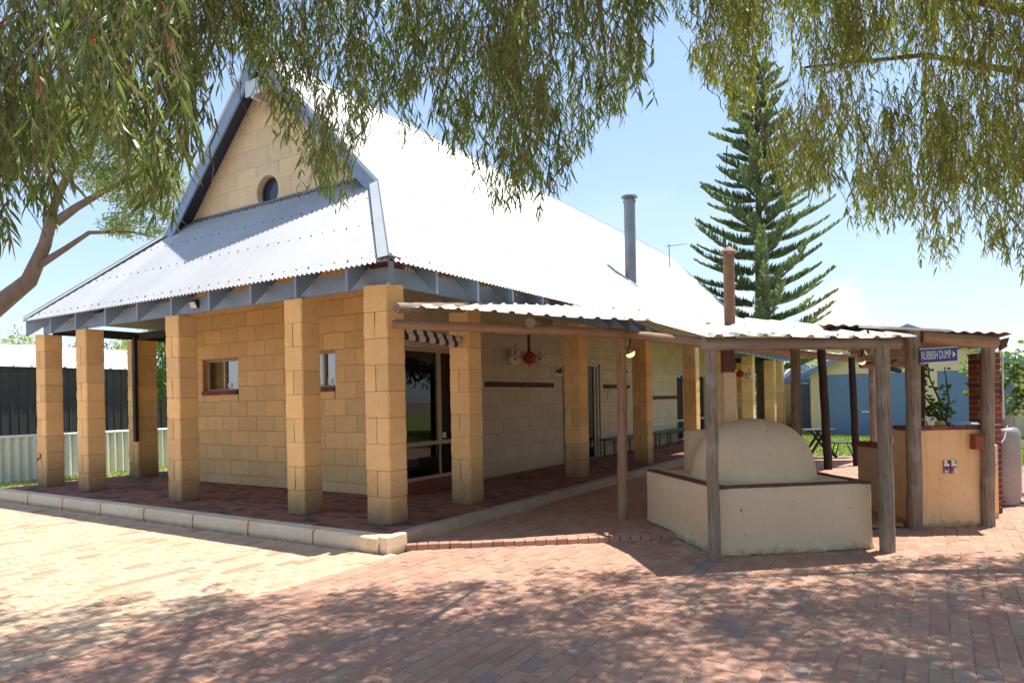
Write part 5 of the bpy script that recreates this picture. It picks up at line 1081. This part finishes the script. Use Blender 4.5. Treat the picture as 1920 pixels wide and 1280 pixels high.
def weeping_crown(parent, mat, S, leaf_len, leaf_w, per, seglen, twig_r=0.0018, droop=1.0):
    """S: (N,3) strand tops; each hangs down seglen[i] with leaves"""
    N = len(S); K = 6; tt = np.linspace(0, 1, K); th = npr.random(N) * 6.283; lean = npr.random(N) * 0.35
    P_ = np.empty((N, K, 3)); sw = npr.normal(size=(N, 2)) * 0.05
    for k, t_ in enumerate(tt):
        P_[:, k, 0] = S[:, 0] + np.cos(th) * lean * seglen * (1 - (1 - t_) ** 2) + sw[:, 0] * np.sin(t_ * 5) * seglen
        P_[:, k, 1] = S[:, 1] + np.sin(th) * lean * seglen * (1 - (1 - t_) ** 2) + sw[:, 1] * np.sin(t_ * 4 + 1) * seglen
        P_[:, k, 2] = S[:, 2] - seglen * t_ * (0.75 + 0.25 * t_)
    v1, t1 = ribbon_tubes(P_, np.outer(np.ones(N), np.linspace(twig_r * 1.7, twig_r * 0.5, K)))
    # boughs: forking woody twigs that carry the bunches
    C_ = np.concatenate(BOUGHS); BOUGHS.clear(); nb = len(C_); a0 = npr.random(nb) * 6.283; ln = 0.12 + 0.30 * npr.random(nb); Kb = 7; bpth = np.empty((nb, Kb, 3)); wob_ = npr.normal(size=(nb, 2)) * 0.010
    for k in range(Kb):
        q = k / (Kb - 1); r_ = ln * (1 - q); bpth[:, k, 0] = C_[:, 0] + np.cos(a0) * r_ + wob_[:, 0] * np.sin(q * 9); bpth[:, k, 1] = C_[:, 1] + np.sin(a0) * r_ + wob_[:, 1] * np.sin(q * 8); bpth[:, k, 2] = C_[:, 2] - 0.12 + 1.5 * r_ * (1.25 - r_ * 0.5)
    vb, tb = ribbon_tubes(bpth, np.outer(0.7 + 0.8 * npr.random(nb), np.linspace(0.0055, 0.0025, Kb))); tag(link('boughs', fast_mesh('boughs', M['trunk'], vb, tb), parent), kind='stuff')
    tw = link('twigs', fast_mesh('twigs', M['twig'], v1, t1), parent); tag(tw, kind='stuff')
    M_ = N * per; si = np.repeat(np.arange(N), per); u = npr.random(M_) ** 0.8; f = u * (K - 1); i0 = np.minimum(f.astype(int), K - 2); fr_ = (f - i0)[:, None]
    base = P_[si, i0] * (1 - fr_) + P_[si, i0 + 1] * fr_
    a = npr.random(M_) * 6.283; sp = 0.2 + 0.85 * npr.random(M_) ** 1.4; dirv = np.stack([np.cos(a) * sp, np.sin(a) * sp, -droop * np.ones(M_)], 1)
    L_ = leaf_len * (0.5 + 0.9 * npr.random(M_) ** 1.3); W_ = leaf_w * (0.7 + 0.6 * npr.random(M_)); v2, t2, var = leaf_arrays(base, dirv, L_, W_)
    cv = np.repeat(np.clip(npr.normal(0, 0.12, N)[si], -.3, .3), 4); var = np.where(var > 0.93, var, np.clip(var * 0.93 + cv, 0, 0.93))
    crown = link('crown', fast_mesh('crown', mat, v2, t2, var), parent); tag(crown, kind='stuff'); return crown
# hanging fringe of each crown, as elevation (tan) against azimuth (tan), traced as real drooping limits
def lim(tab):
    xs = (np.array([p[0] for p in tab]) - 960) / 1270.9; ys = (748.4 - np.array([p[1] for p in tab])) / 1270.9; return lambda ta: np.interp(ta, xs, ys)
BOUGHS = []
def sample(n, xr, yr, zr, limf, left=None, right=None, ragged=0.035, spread=0.13):
    out = []; 
    nc = max(1, n // 13); pk = npr.integers(0, nc, n)      # strands grow in bunches off a common twig
    cX = xr[0] + npr.random(nc) * (xr[1] - xr[0]); cY = yr[0] + npr.random(nc) * (yr[1] - yr[0]); cZ = zr[0] + npr.random(nc) ** 1.15 * (zr[1] - zr[0])
    sg = spread * (0.5 + npr.random(nc)); X = cX[pk] + npr.normal(size=n) * sg[pk]; Y = cY[pk] + npr.normal(size=n) * sg[pk]; Z = cZ[pk] + npr.normal(size=n) * 0.10; L_ = (0.30 + 0.55 * npr.random(nc))[pk] * (0.6 + 0.6 * npr.random(n))
    rg = npr.exponential(ragged, nc)[pk]; keep = np.ones(n, bool)
    bot = (Z - L_ - 0.11 - 1.63) / Y; l_ = limf(X / Y) + rg + npr.exponential(0.012, n); 
    Lmax = Z - 1.63 - 0.11 - l_ * Y; short = (bot < l_); L2 = np.where(short, Lmax, L_); keep &= L2 > 0.18
    if left is not None: keep &= (X / Y > left(Z / 1.0, Y))
    if right is not None: keep &= (X / Y < right(Z, Y))
    used = np.unique(pk[keep]); BOUGHS.append(np.stack([cX, cY, cZ], 1)[used])
    return np.stack([X, Y, Z], 1)[keep], L2[keep]
# centre tree
CT = lim([(-700, 300), (0, 60), (200, 60), (230, 140), (300, 120), (345, 205), (400, 180), (430, 190), (470, 110), (490, 200), (520, 240), (560, 300), (600, 380), (620, 425), (645, 405), (665, 330), (690, 300), (705, 250), (730, 230), (765, 325), (800, 210), (840, 280), (870, 330), (900, 300), (930, 430), (960, 440), (1000, 390), (1020, 440), (1045, 430), (1080, 380), (1100, 330), (1130, 260), (1160, 290), (1185, 230), (1205, 245), (1215, 160), (1235, 90), (1262, 20), (1275, -120), (1300, -500), (2600, -500)])
tc_ = branch_tree('peppermint_tree', 'weeping peppermint tree hanging narrow leaves over the middle of the view', [(1.9, -1.6, -0.1), (1.8, -1.3, 1.5), (1.4, -0.5, 3.2), (0.8, 1.0, 4.7), (0.3, 2.6, 5.6)], [0.24, 0.2, 0.17, 0.13, 0.10], M['trunk'],
    [([(0.5, 2.0, 5.2), (-1.0, 3.6, 5.3), (-2.2, 5.0, 5.2), (-3.4, 6.0, 5.3)], [0.09, 0.06, 0.04, 0.015]), ([(0.3, 2.6, 5.6), (0.4, 4.6, 5.7), (0.8, 5.9, 5.3), (1.0, 6.7, 4.9)], [0.08, 0.05, 0.035, 0.012]),
     ([(0.8, 1.0, 4.7), (1.8, 2.8, 5.4), (3.2, 4.2, 5.6), (4.6, 5.0, 5.4)], [0.09, 0.06, 0.04, 0.015]), ([(0.3, 2.6, 5.6), (-0.6, 4.8, 5.8), (-1.2, 6.3, 5.2)], [0.06, 0.04, 0.012]), ([(1.1, 0.2, 4.0), (-1.2, 1.8, 5.0), (-3.2, 3.2, 5.2), (-5.0, 4.2, 4.8)], [0.08, 0.055, 0.04, 0.015])])
S1, L1_ = sample(4000, (-3.9, 1.55), (4.6, 6.6), (3.1, 6.6), CT)
S2, L2_ = sample(1200, (-5.5, 3.5), (2.6, 5.0), (4.2, 6.4), CT)
S3, L3_ = sample(700, (-6.5, 2.0), (3.6, 5.6), (3.6, 6.0), CT)
weeping_crown(tc_, M['pep'], np.concatenate([S1, S2, S3]), 0.118, 0.0125, 15, np.concatenate([L1_, L2_, L3_]))
# left tree, close to the lens
LT = lim([(-900, 420), (0, 500), (30, 485), (60, 440), (100, 460), (125, 390), (145, 290), (200, 310), (235, 420), (270, 460), (300, 440), (330, 420), (348, 480), (362, 380), (372, 200), (380, -50), (400, -500), (2600, -500)])
tl_ = branch_tree('peppermint_tree', 'weeping peppermint tree with large close leaves filling the top left corner', [(-5.2, 1.6, -0.1), (-5.0, 1.8, 1.5), (-4.6, 2.3, 3.0), (-4.0, 2.8, 4.0)], [0.22, 0.18, 0.14, 0.1], M['trunk'],
    [([(-4.6, 2.3, 3.0), (-3.6, 2.9, 3.7), (-2.6, 3.6, 3.9), (-1.9, 4.0, 3.6)], [0.05, 0.035, 0.02, 0.008]), ([(-4.0, 2.8, 4.0), (-3.4, 3.6, 4.5), (-2.8, 4.4, 4.3)], [0.05, 0.03, 0.01])])
S4, L4_ = sample(2300, (-4.4, -1.0), (2.5, 4.3), (2.45, 4.5), LT, ragged=0.03)
weeping_crown(tl_, M['pep'], S4, 0.115, 0.0125, 15, L4_ * 0.9)
# right tree, further off and denser
RT = lim([(-2000, -500), (1262, -500), (1268, 30), (1290, 110), (1310, 170), (1330, 220), (1345, 190), (1380, 240), (1420, 330), (1460, 400), (1480, 430), (1520, 440), (1560, 425), (1590, 400), (1615, 500), (1640, 500), (1700, 480), (1725, 565), (1745, 530), (1782, 590), (1810, 510), (1835, 480), (1870, 540), (1900, 560), (1930, 600), (2100, 640)])
tr_ = branch_tree('peppermint_tree', 'dense olive weeping peppermint tree covering the top right of the view', [(8.6, 5.2, -0.1), (8.4, 5.6, 1.6), (8.0, 6.2, 3.2), (7.3, 6.6, 4.6)], [0.28, 0.24, 0.18, 0.13], M['trunk'],
    [([(8.0, 6.2, 3.2), (6.6, 6.5, 4.1), (5.4, 6.7, 4.7), (4.2, 6.8, 5.0), (3.0, 6.8, 4.9)], [0.09, 0.055, 0.04, 0.025, 0.012]), ([(7.3, 6.6, 4.6), (6.0, 6.8, 5.2), (4.8, 6.9, 5.6), (3.4, 6.8, 5.8)], [0.1, 0.07, 0.045, 0.012]), ([(8.2, 6.0, 2.4), (6.9, 6.3, 3.8), (5.8, 6.5, 4.3), (4.9, 6.5, 4.4)], [0.06, 0.045, 0.03, 0.012]), ([(8.2, 5.9, 2.8), (6.6, 5.0, 4.8), (4.6, 4.8, 5.4), (2.8, 4.9, 5.5)], [0.10, 0.06, 0.04, 0.02])])
S5, L5_ = sample(5700, (1.3, 6.8), (5.1, 7.2), (2.9, 7.1), RT, ragged=0.035, spread=0.11)
S6, L6_ = sample(1200, (1.6, 7.5), (3.2, 6.2), (4.3, 6.4), RT)
# the high spreading part of both canopies, above the frame: it shades the forecourt
def high_canopy(parent, mat, n, xr, yr, zr, nc):
    c = np.stack([npr.uniform(*xr, nc), npr.uniform(*yr, nc), npr.uniform(*zr, nc)], 1); pk = npr.integers(0, nc, n); p = c[pk] + npr.normal(size=(n, 3)) * np.array([0.23, 0.23, 0.12])
    p = p[p[:, 2] > 1.63 + 0.66 * p[:, 1]]; N = len(p)
    v, t, var = leaf_arrays(p, npr.normal(size=(N, 3)) + np.array([0, 0, -0.6]), 0.12 * (0.6 + 0.7 * npr.random(N)), np.full(N, 0.02)); tag(link('crown', fast_mesh('crown', mat, v, t, var), parent), kind='stuff')
high_canopy(tr_, M['pepr'], 66000, (0.5, 7.8), (3.2, 6.5), (4.6, 6.4), 135)
high_canopy(tc_, M['pep'], 32000, (-4.2, 1.8), (3.0, 6.1), (4.6, 6.0), 85)
weeping_crown(tr_, M['pepr'], np.concatenate([S5, S6]), 0.092, 0.0115, 16, np.concatenate([L5_ * 0.85, L6_]))

# gum tree at the left behind the shed
gt = branch_tree('gum_tree', 'gum tree with thick curving bare limbs behind the left fence', [(-13.6, 16, -0.1), (-13.2, 16, 2.2), (-12.3, 16, 3.9), (-11.35, 16, 4.65), (-10.95, 16, 5.5), (-10.72, 16, 6.4), (-10.3, 16, 7.3), (-9.6, 16, 8.2)], [0.30, 0.27, 0.23, 0.18, 0.13, 0.10, 0.08, 0.04], M['trunkgum'],
    [([(-11.1, 16, 5.0), (-10.45, 16, 5.4), (-9.9, 16, 5.75), (-8.9, 16, 5.75), (-8.2, 15.9, 5.55)], [0.09, 0.065, 0.05, 0.03, 0.012]), ([(-10.85, 16, 5.9), (-10.2, 16, 6.35), (-9.3, 16, 6.85), (-8.4, 16.1, 7.3)], [0.12, 0.09, 0.06, 0.02]), ([(-10.5, 16, 6.9), (-9.8, 15.8, 7.7), (-9.2, 15.6, 8.4)], [0.08, 0.05, 0.02]), ([(-12.3, 16, 3.9), (-13.2, 15.6, 5.6), (-13.4, 15.4, 7.5)], [0.18, 0.12, 0.05])])
def clump_crown(parent, mat, centers, n, ll, lw, flat=0.7, name='crown'):
    c = np.array([c[:3] for c in centers]); r = np.array([c[3] for c in centers]); w = r ** 2.2; pick = npr.choice(len(c), n, p=w / w.sum())
    d = npr.normal(size=(n, 3)); d /= np.linalg.norm(d, axis=1, keepdims=True); rad = npr.random(n) ** 0.45; p = c[pick] + d * (r[pick] * rad)[:, None] * np.array([1, 1, flat])
    # sub-clusters
    k = np.sin(p[:, 0] * 4.1) * np.sin(p[:, 1] * 3.7 + 1) * np.sin(p[:, 2] * 5.3 + 2); p = p[k > -0.25 - 0.3 * npr.random(n)]; N = len(p)
    dirv = npr.normal(size=(N, 3)) * np.array([1, 1, 0.7]) + np.array([0, 0, -0.5]); v, t, var = leaf_arrays(p, dirv, ll * (0.6 + 0.8 * npr.random(N)), lw * (0.7 + 0.6 * npr.random(N)))
    return tag(link(name, fast_mesh(name, mat, v, t, var), parent), kind='stuff')
gc = [(-9.2, 16, 7.9, 0.9), (-8.6, 16.2, 7.3, 0.8), (-9.9, 15.8, 8.3, 0.9), (-8.9, 16, 5.9, 0.5), (-9.4, 15.9, 6.9, 0.6), (-8.35, 16, 6.6, 0.6), (-9.3, 16.1, 5.95, 0.45), (-8.3, 16, 5.75, 0.35), (-10.8, 16, 8.7, 0.9), (-10.3, 15.8, 7.5, 0.7), (-8.1, 16.2, 6.9, 0.5), (-11.6, 16, 7.9, 0.8), (-9.6, 16, 8.8, 0.7)]
gc += [(-8.9, 15.9, 8.5, 0.8), (-8.2, 16, 7.6, 0.6), (-9.6, 16, 7.2, 0.7), (-8.0, 16, 6.2, 0.35), (-9.0, 16.1, 6.5, 0.5)]
clump_crown(gt, M['gum'], gc, 23000, 0.11, 0.028)
# shrub hanging near the left fence
sb = thing('weeping_shrub', 'bright green weeping shrub hanging between two left columns', 'shrub'); m = MB(); m.tube([(-7.2, 16.6, 0), (-7.4, 16.4, 1.8), (-7.8, 16.0, 3.2)], [0.05, 0.04, 0.015], 6); m.build('stem', M['trunk'], sb)
Xs = npr.uniform(-8.6, -7.2, 330); Ys = npr.uniform(15.5, 16.6, 330); Zs = 2.3 + 1.6 * npr.random(330); BOUGHS.append(np.array([[-7.9, 16.0, 3.2]])); weeping_crown(sb, M['fig'], np.stack([Xs, Ys, Zs], 1), 0.13, 0.022, 14, 0.35 + 0.5 * npr.random(330))
# background trees
def far_tree(name, label, x, y, h, r, n, mat, tint=None, group='trees beyond the sheds', ll=0.22):
    o = thing(name, label, 'tree', (0, 0, 0), 0, group); m = MB(); m.tube([(x, y, 0), (x + 0.1, y, h * 0.5), (x, y, h * 0.8)], [0.2, 0.15, 0.05], 8); m.build('trunk', M['trunk'], o); rr = random.Random(int(x * 100))
    cs = [(x + rr.uniform(-r, r) * 0.8, y + rr.uniform(-r, r) * 0.6, h * 0.62 + rr.uniform(-0.28, 0.30) * h, r * rr.uniform(0.35, 0.6)) for _ in range(14)]; clump_crown(o, mat, cs, n, ll, ll * 0.32)
far_tree('bushy_tree', 'yellow green bushy tree above the white shed roof at far left', -28, 36, 5.6, 4.0, 6000, M['gum'], group='trees beyond the left shed')
far_tree('bushy_tree', 'green bushy tree above the shed roof behind the leftmost columns', -21.5, 36, 5.2, 2.5, 5000, M['dark'], group='trees beyond the left shed')
far_tree('bushy_tree', 'leafy tree seen between the third and fourth left columns', -17.5, 34, 5.6, 2.4, 6000, M['gum'], group='trees beyond the left shed')
far_tree('bushy_tree', 'dark green tree behind the rear verandah columns', 13.5, 40, 4.6, 3.0, 6000, M['dark'])
far_tree('bushy_tree', 'small olive tree behind the little hut', 18.8, 44, 4.6, 2.2, 5000, M['gum'])
far_tree('bushy_tree', 'low tree behind the wide garage', 26, 42, 4.4, 3.0, 4000, M['dark'])
for (x, y, h, r, lab) in ((17, 3, 7.5, 3.6, 'large leafy tree out of view to the right, nearest the camera'), (18, 9, 8, 3.8, 'large leafy tree out of view to the right, beyond the first'), (14, -4, 8, 4.0, 'large leafy tree behind and right of the camera'), (17.5, 13.3, 7, 3.2, 'large leafy tree out of view to the right, level with the barbecue'), (19.3, 18.6, 8, 2.9, 'large leafy tree out of view to the right, nearest the right garage'), (22, 16.5, 8, 3.6, 'large leafy tree out of view to the right, beside the right garage')): far_tree('shade_tree', lab, x, y, h, r, 5000, M['dark'], group='trees right of the court', ll=0.3)
# Norfolk pine
NP = Vector((11.2, 30.3, 0)); npn = thing('norfolk_pine', 'tall tiered norfolk pine rising behind the house roof', 'tree', (0, 0, 0)); m = MB(); m.tube([NP, NP + Vector((-0.05, 0, 5)), NP + Vector((0, 0, 11)), NP + Vector((-0.1, 0, 16.5))], [0.28, 0.2, 0.12, 0.02], 12, rough=0.08); sm(m.build('trunk', M['trunk'], npn), 70)
bp, br, lb, ld, ll_ = [], [], [], [], []
z = 2.6; w = 0
while z < 16.2:
    nb = 6; L0 = 3.7 * (1 - max(0, (z - 5.0) / 13.2)) ** 0.85 if z > 5 else 3.6; rot = w * 0.55 + rnd.uniform(-.2, .2)
    for k in range(nb):
        a = rot + 2 * math.pi * k / nb + rnd.uniform(-.16, .16); L_ = L0 * rnd.uniform(0.68, 1.12) + 0.15; K = 8; path = []
        for q in range(K):
            t = q / (K - 1); rr_ = L_ * t; zz = z + L_ * (0.16 * t + 0.20 * t * t) - 0.18 * L_ * t * (1 - t); path.append((NP.x + rr_ * math.cos(a), NP.y + rr_ * math.sin(a), zz + rnd.uniform(-.01, .01)))
        bp.append(path); br.append([0.035 * (1 - q / K) + 0.006 for q in range(K)]); P_ = np.array(path)
        nl = int(95 * L_); u = 0.10 + 0.90 * npr.random(nl); f = u * (K - 1); i0 = np.minimum(f.astype(int), K - 2); fr_ = (f - i0)[:, None]; base = P_[i0] * (1 - fr_) + P_[i0 + 1] * fr_
        side = np.where(npr.random(nl) < 0.5, 1, -1); sx, sy = -math.sin(a), math.cos(a); fw_ = 0.55
        dv = np.stack([sx * side * 0.75 + math.cos(a) * fw_, sy * side * 0.75 + math.sin(a) * fw_, 0.75 + 0.25 * npr.random(nl)], 1) + npr.normal(size=(nl, 3)) * 0.10
        lb.append(base); ld.append(dv); ll_.append((0.44 * np.minimum(1.0, 0.35 + 1.6 * (1 - u)) + 0.05) * (0.7 + 0.5 * npr.random(nl)) * min(1, 0.5 + L_ / 4))
    z += 0.76 - 0.012 * w; w += 1
v1, t1 = ribbon_tubes(np.array(bp), np.array(br)); tag(link('branches', fast_mesh('branches', M['trunk'], v1, t1), npn), kind='stuff')
lb, ld, ll_ = np.concatenate(lb), np.concatenate(ld), np.concatenate(ll_); v2, t2, va = leaf_arrays(lb, ld, ll_, np.full(len(lb), 0.062), 0.08); tag(link('crown', fast_mesh('crown', M['pine'], v2, t2, va), npn), kind='stuff')
print('pine leaves', len(lb))
# fig trees
def lobed_leaves(parent, pts_dirs, size, mat):
    m_v, m_f, m_a = [], [], []; base2 = [(0, 0), (0.22, 0.10), (0.50, 0.02), (0.42, 0.30), (0.60, 0.48), (0.34, 0.58), (0.22, 0.85), (0, 1.0), (-0.22, 0.85), (-0.34, 0.58), (-0.60, 0.48), (-0.42, 0.30), (-0.50, 0.02), (-0.22, 0.10)]
    for p, d in pts_dirs:
        d = Vector(d).normalized(); s = d.cross(Vector((rnd.uniform(-1, 1), rnd.uniform(-1, 1), 1.3))).normalized(); sz = size * rnd.uniform(0.7, 1.25); b = len(m_v); nrm = d.cross(s)
        m_v.append(Vector(p) + d * sz * 0.45 + nrm * 0.02)
        for (x, y) in base2: m_v.append(Vector(p) + d * y * sz + s * x * sz - nrm * abs(x) * 0.25 * sz)
        for k in range(14): m_f.append((b, b + 1 + k, b + 1 + (k + 1) % 14)); m_a.append(rnd.random())
    fm = fast_mesh('leaves', mat, np.array([tuple(q) for q in m_v]), np.array(m_f), m_a); return fm
def fig(name, label, root_, stems, leaves_n, size, spread, group):
    o = thing(name, label, 'fig tree', (0, 0, 0), 0, group); pd = []
    for st_ in stems:
        m = MB(); m.tube(st_, [0.018 - 0.012 * i / (len(st_) - 1) for i in range(len(st_))], 6); sm(m.build('stem', M['trunk'], o), 60)
        for _ in range(leaves_n):
            i = rnd.randrange(len(st_) - 1); t = rnd.random()
            if i == 0 and t < 0.5 and rnd.random() < 0.8: continue
            p = Vector(st_[i]).lerp(Vector(st_[i + 1]), t); d = Vector((rnd.uniform(-1, 1), rnd.uniform(-1, 1), rnd.uniform(-0.7, 0.5))); pd.append((p + d * rnd.uniform(0.02, spread), d))
    tag(link('leaves', lobed_leaves(o, pd, size, M['fig']), o), kind='stuff'); return o
fig('fig_plant', 'young fig with lobed dark leaves beside the brick chimney', None, [[(5.72, 9.0, 1.15), (5.68, 9.0, 1.5), (5.55, 9.0, 1.8), (5.52, 9.0, 2.05)], [(5.72, 9.0, 1.2), (5.5, 8.95, 1.5), (5.3, 8.9, 1.72)], [(5.74, 9.0, 1.15), (5.8, 9.0, 1.5), (5.75, 9.0, 1.95)], [(5.70, 9.0, 1.2), (5.55, 8.98, 1.38), (5.40, 8.95, 1.45)]], 26, 0.075, 0.06, None)
pt2 = thing('terracotta_pot', 'terracotta pot holding the leafy fig by the gas bottle', 'pot', (7.35, 10.3, 1.25)); m = MB(); m.lathe([(0.07, 0), (0.10, 0.16), (0.115, 0.17), (0.115, 0.20), (0.09, 0.20)], n=16); sm(m.build('bowl', M['pot'], pt2), 40); m = MB(); m.box(-0.15, 0.15, -0.12, 0.12, -1.25, 0.0); m.build('stand', M['bbq'], pt2)
fig('fig_tree', 'bright leafy fig tree growing behind the gas bottle', None, [[(7.35, 10.4, 1.4), (7.4, 10.4, 1.8), (7.3, 10.4, 2.35)], [(7.4, 10.4, 1.4), (7.7, 10.4, 1.9), (7.75, 10.4, 2.25)], [(7.4, 10.5, 1.5), (7.15, 10.3, 1.9), (7.05, 10.3, 2.15)], [(7.5, 10.5, 1.4), (8.0, 10.5, 1.8), (8.2, 10.5, 2.05)], [(7.3, 10.4, 1.4), (7.2, 10.4, 1.7), (7.15, 10.3, 1.8)], [(7.6, 10.5, 1.2), (7.9, 10.5, 1.45), (8.1, 10.5, 1.5)]], 75, 0.10, 0.22, None)

# fallen leaves and grit on the paving
N = 2600; X = npr.uniform(-6, 6, N); Y = npr.uniform(3.5, 9.5, N); base = np.stack([X, Y, np.full(N, 0.006)], 1); dv = np.stack([npr.normal(size=N), npr.normal(size=N), npr.normal(size=N) * 0.05], 1)
ok = np.array([not (x < -1.0 and y > 6.0) for x, y in zip(X, Y)]); base, dv = base[ok], dv[ok]; N = len(base)
v, t, va = leaf_arrays(base, dv, npr.uniform(0.02, 0.07, N), npr.uniform(0.004, 0.010, N), 0.05); v[:, 2] = np.clip(v[:, 2], 0.004, 0.03)
tag(link('fallen_leaves', fast_mesh('fallen_leaves', M['dryleaf'], v, t, va)), kind='stuff')
# weeds and moss along the foot of the oven and in joints
N = 700; pts = []
for _ in range(N):
    e = rnd.random()
    if e < 0.35: a, b = Vector((*BLo, 0)), Vector((*FLo, 0)); s_off = Vector((-0.03, 0, 0.0))
    elif e < 0.7: a, b = Vector((*FLo, 0)), Vector((*FRo, 0)); s_off = Vector((0, -0.03, 0))
    else: a, b = HM @ Vector((-8, -0.645, 0)), HM @ Vector((0.4, -0.645, 0)); s_off = Vector((0, 0, 0))
    p = a.lerp(b, rnd.random()) + s_off + Vector((rnd.gauss(0, .012), rnd.gauss(0, .012), 0)); p.z = 0.0 if p.y < 7.9 or e > 0.7 else 0.05; pts.append(tuple(p))
base = np.array(pts); dv = np.stack([npr.normal(size=N) * 0.7, npr.normal(size=N) * 0.7, np.abs(npr.normal(size=N)) * 0.6 + 0.1], 1); v, t, va = leaf_arrays(base, dv, npr.uniform(0.01, 0.035, N), npr.uniform(0.004, 0.008, N))
tag(link('weeds', fast_mesh('weeds', M['dark'], v, t, va)), kind='stuff')
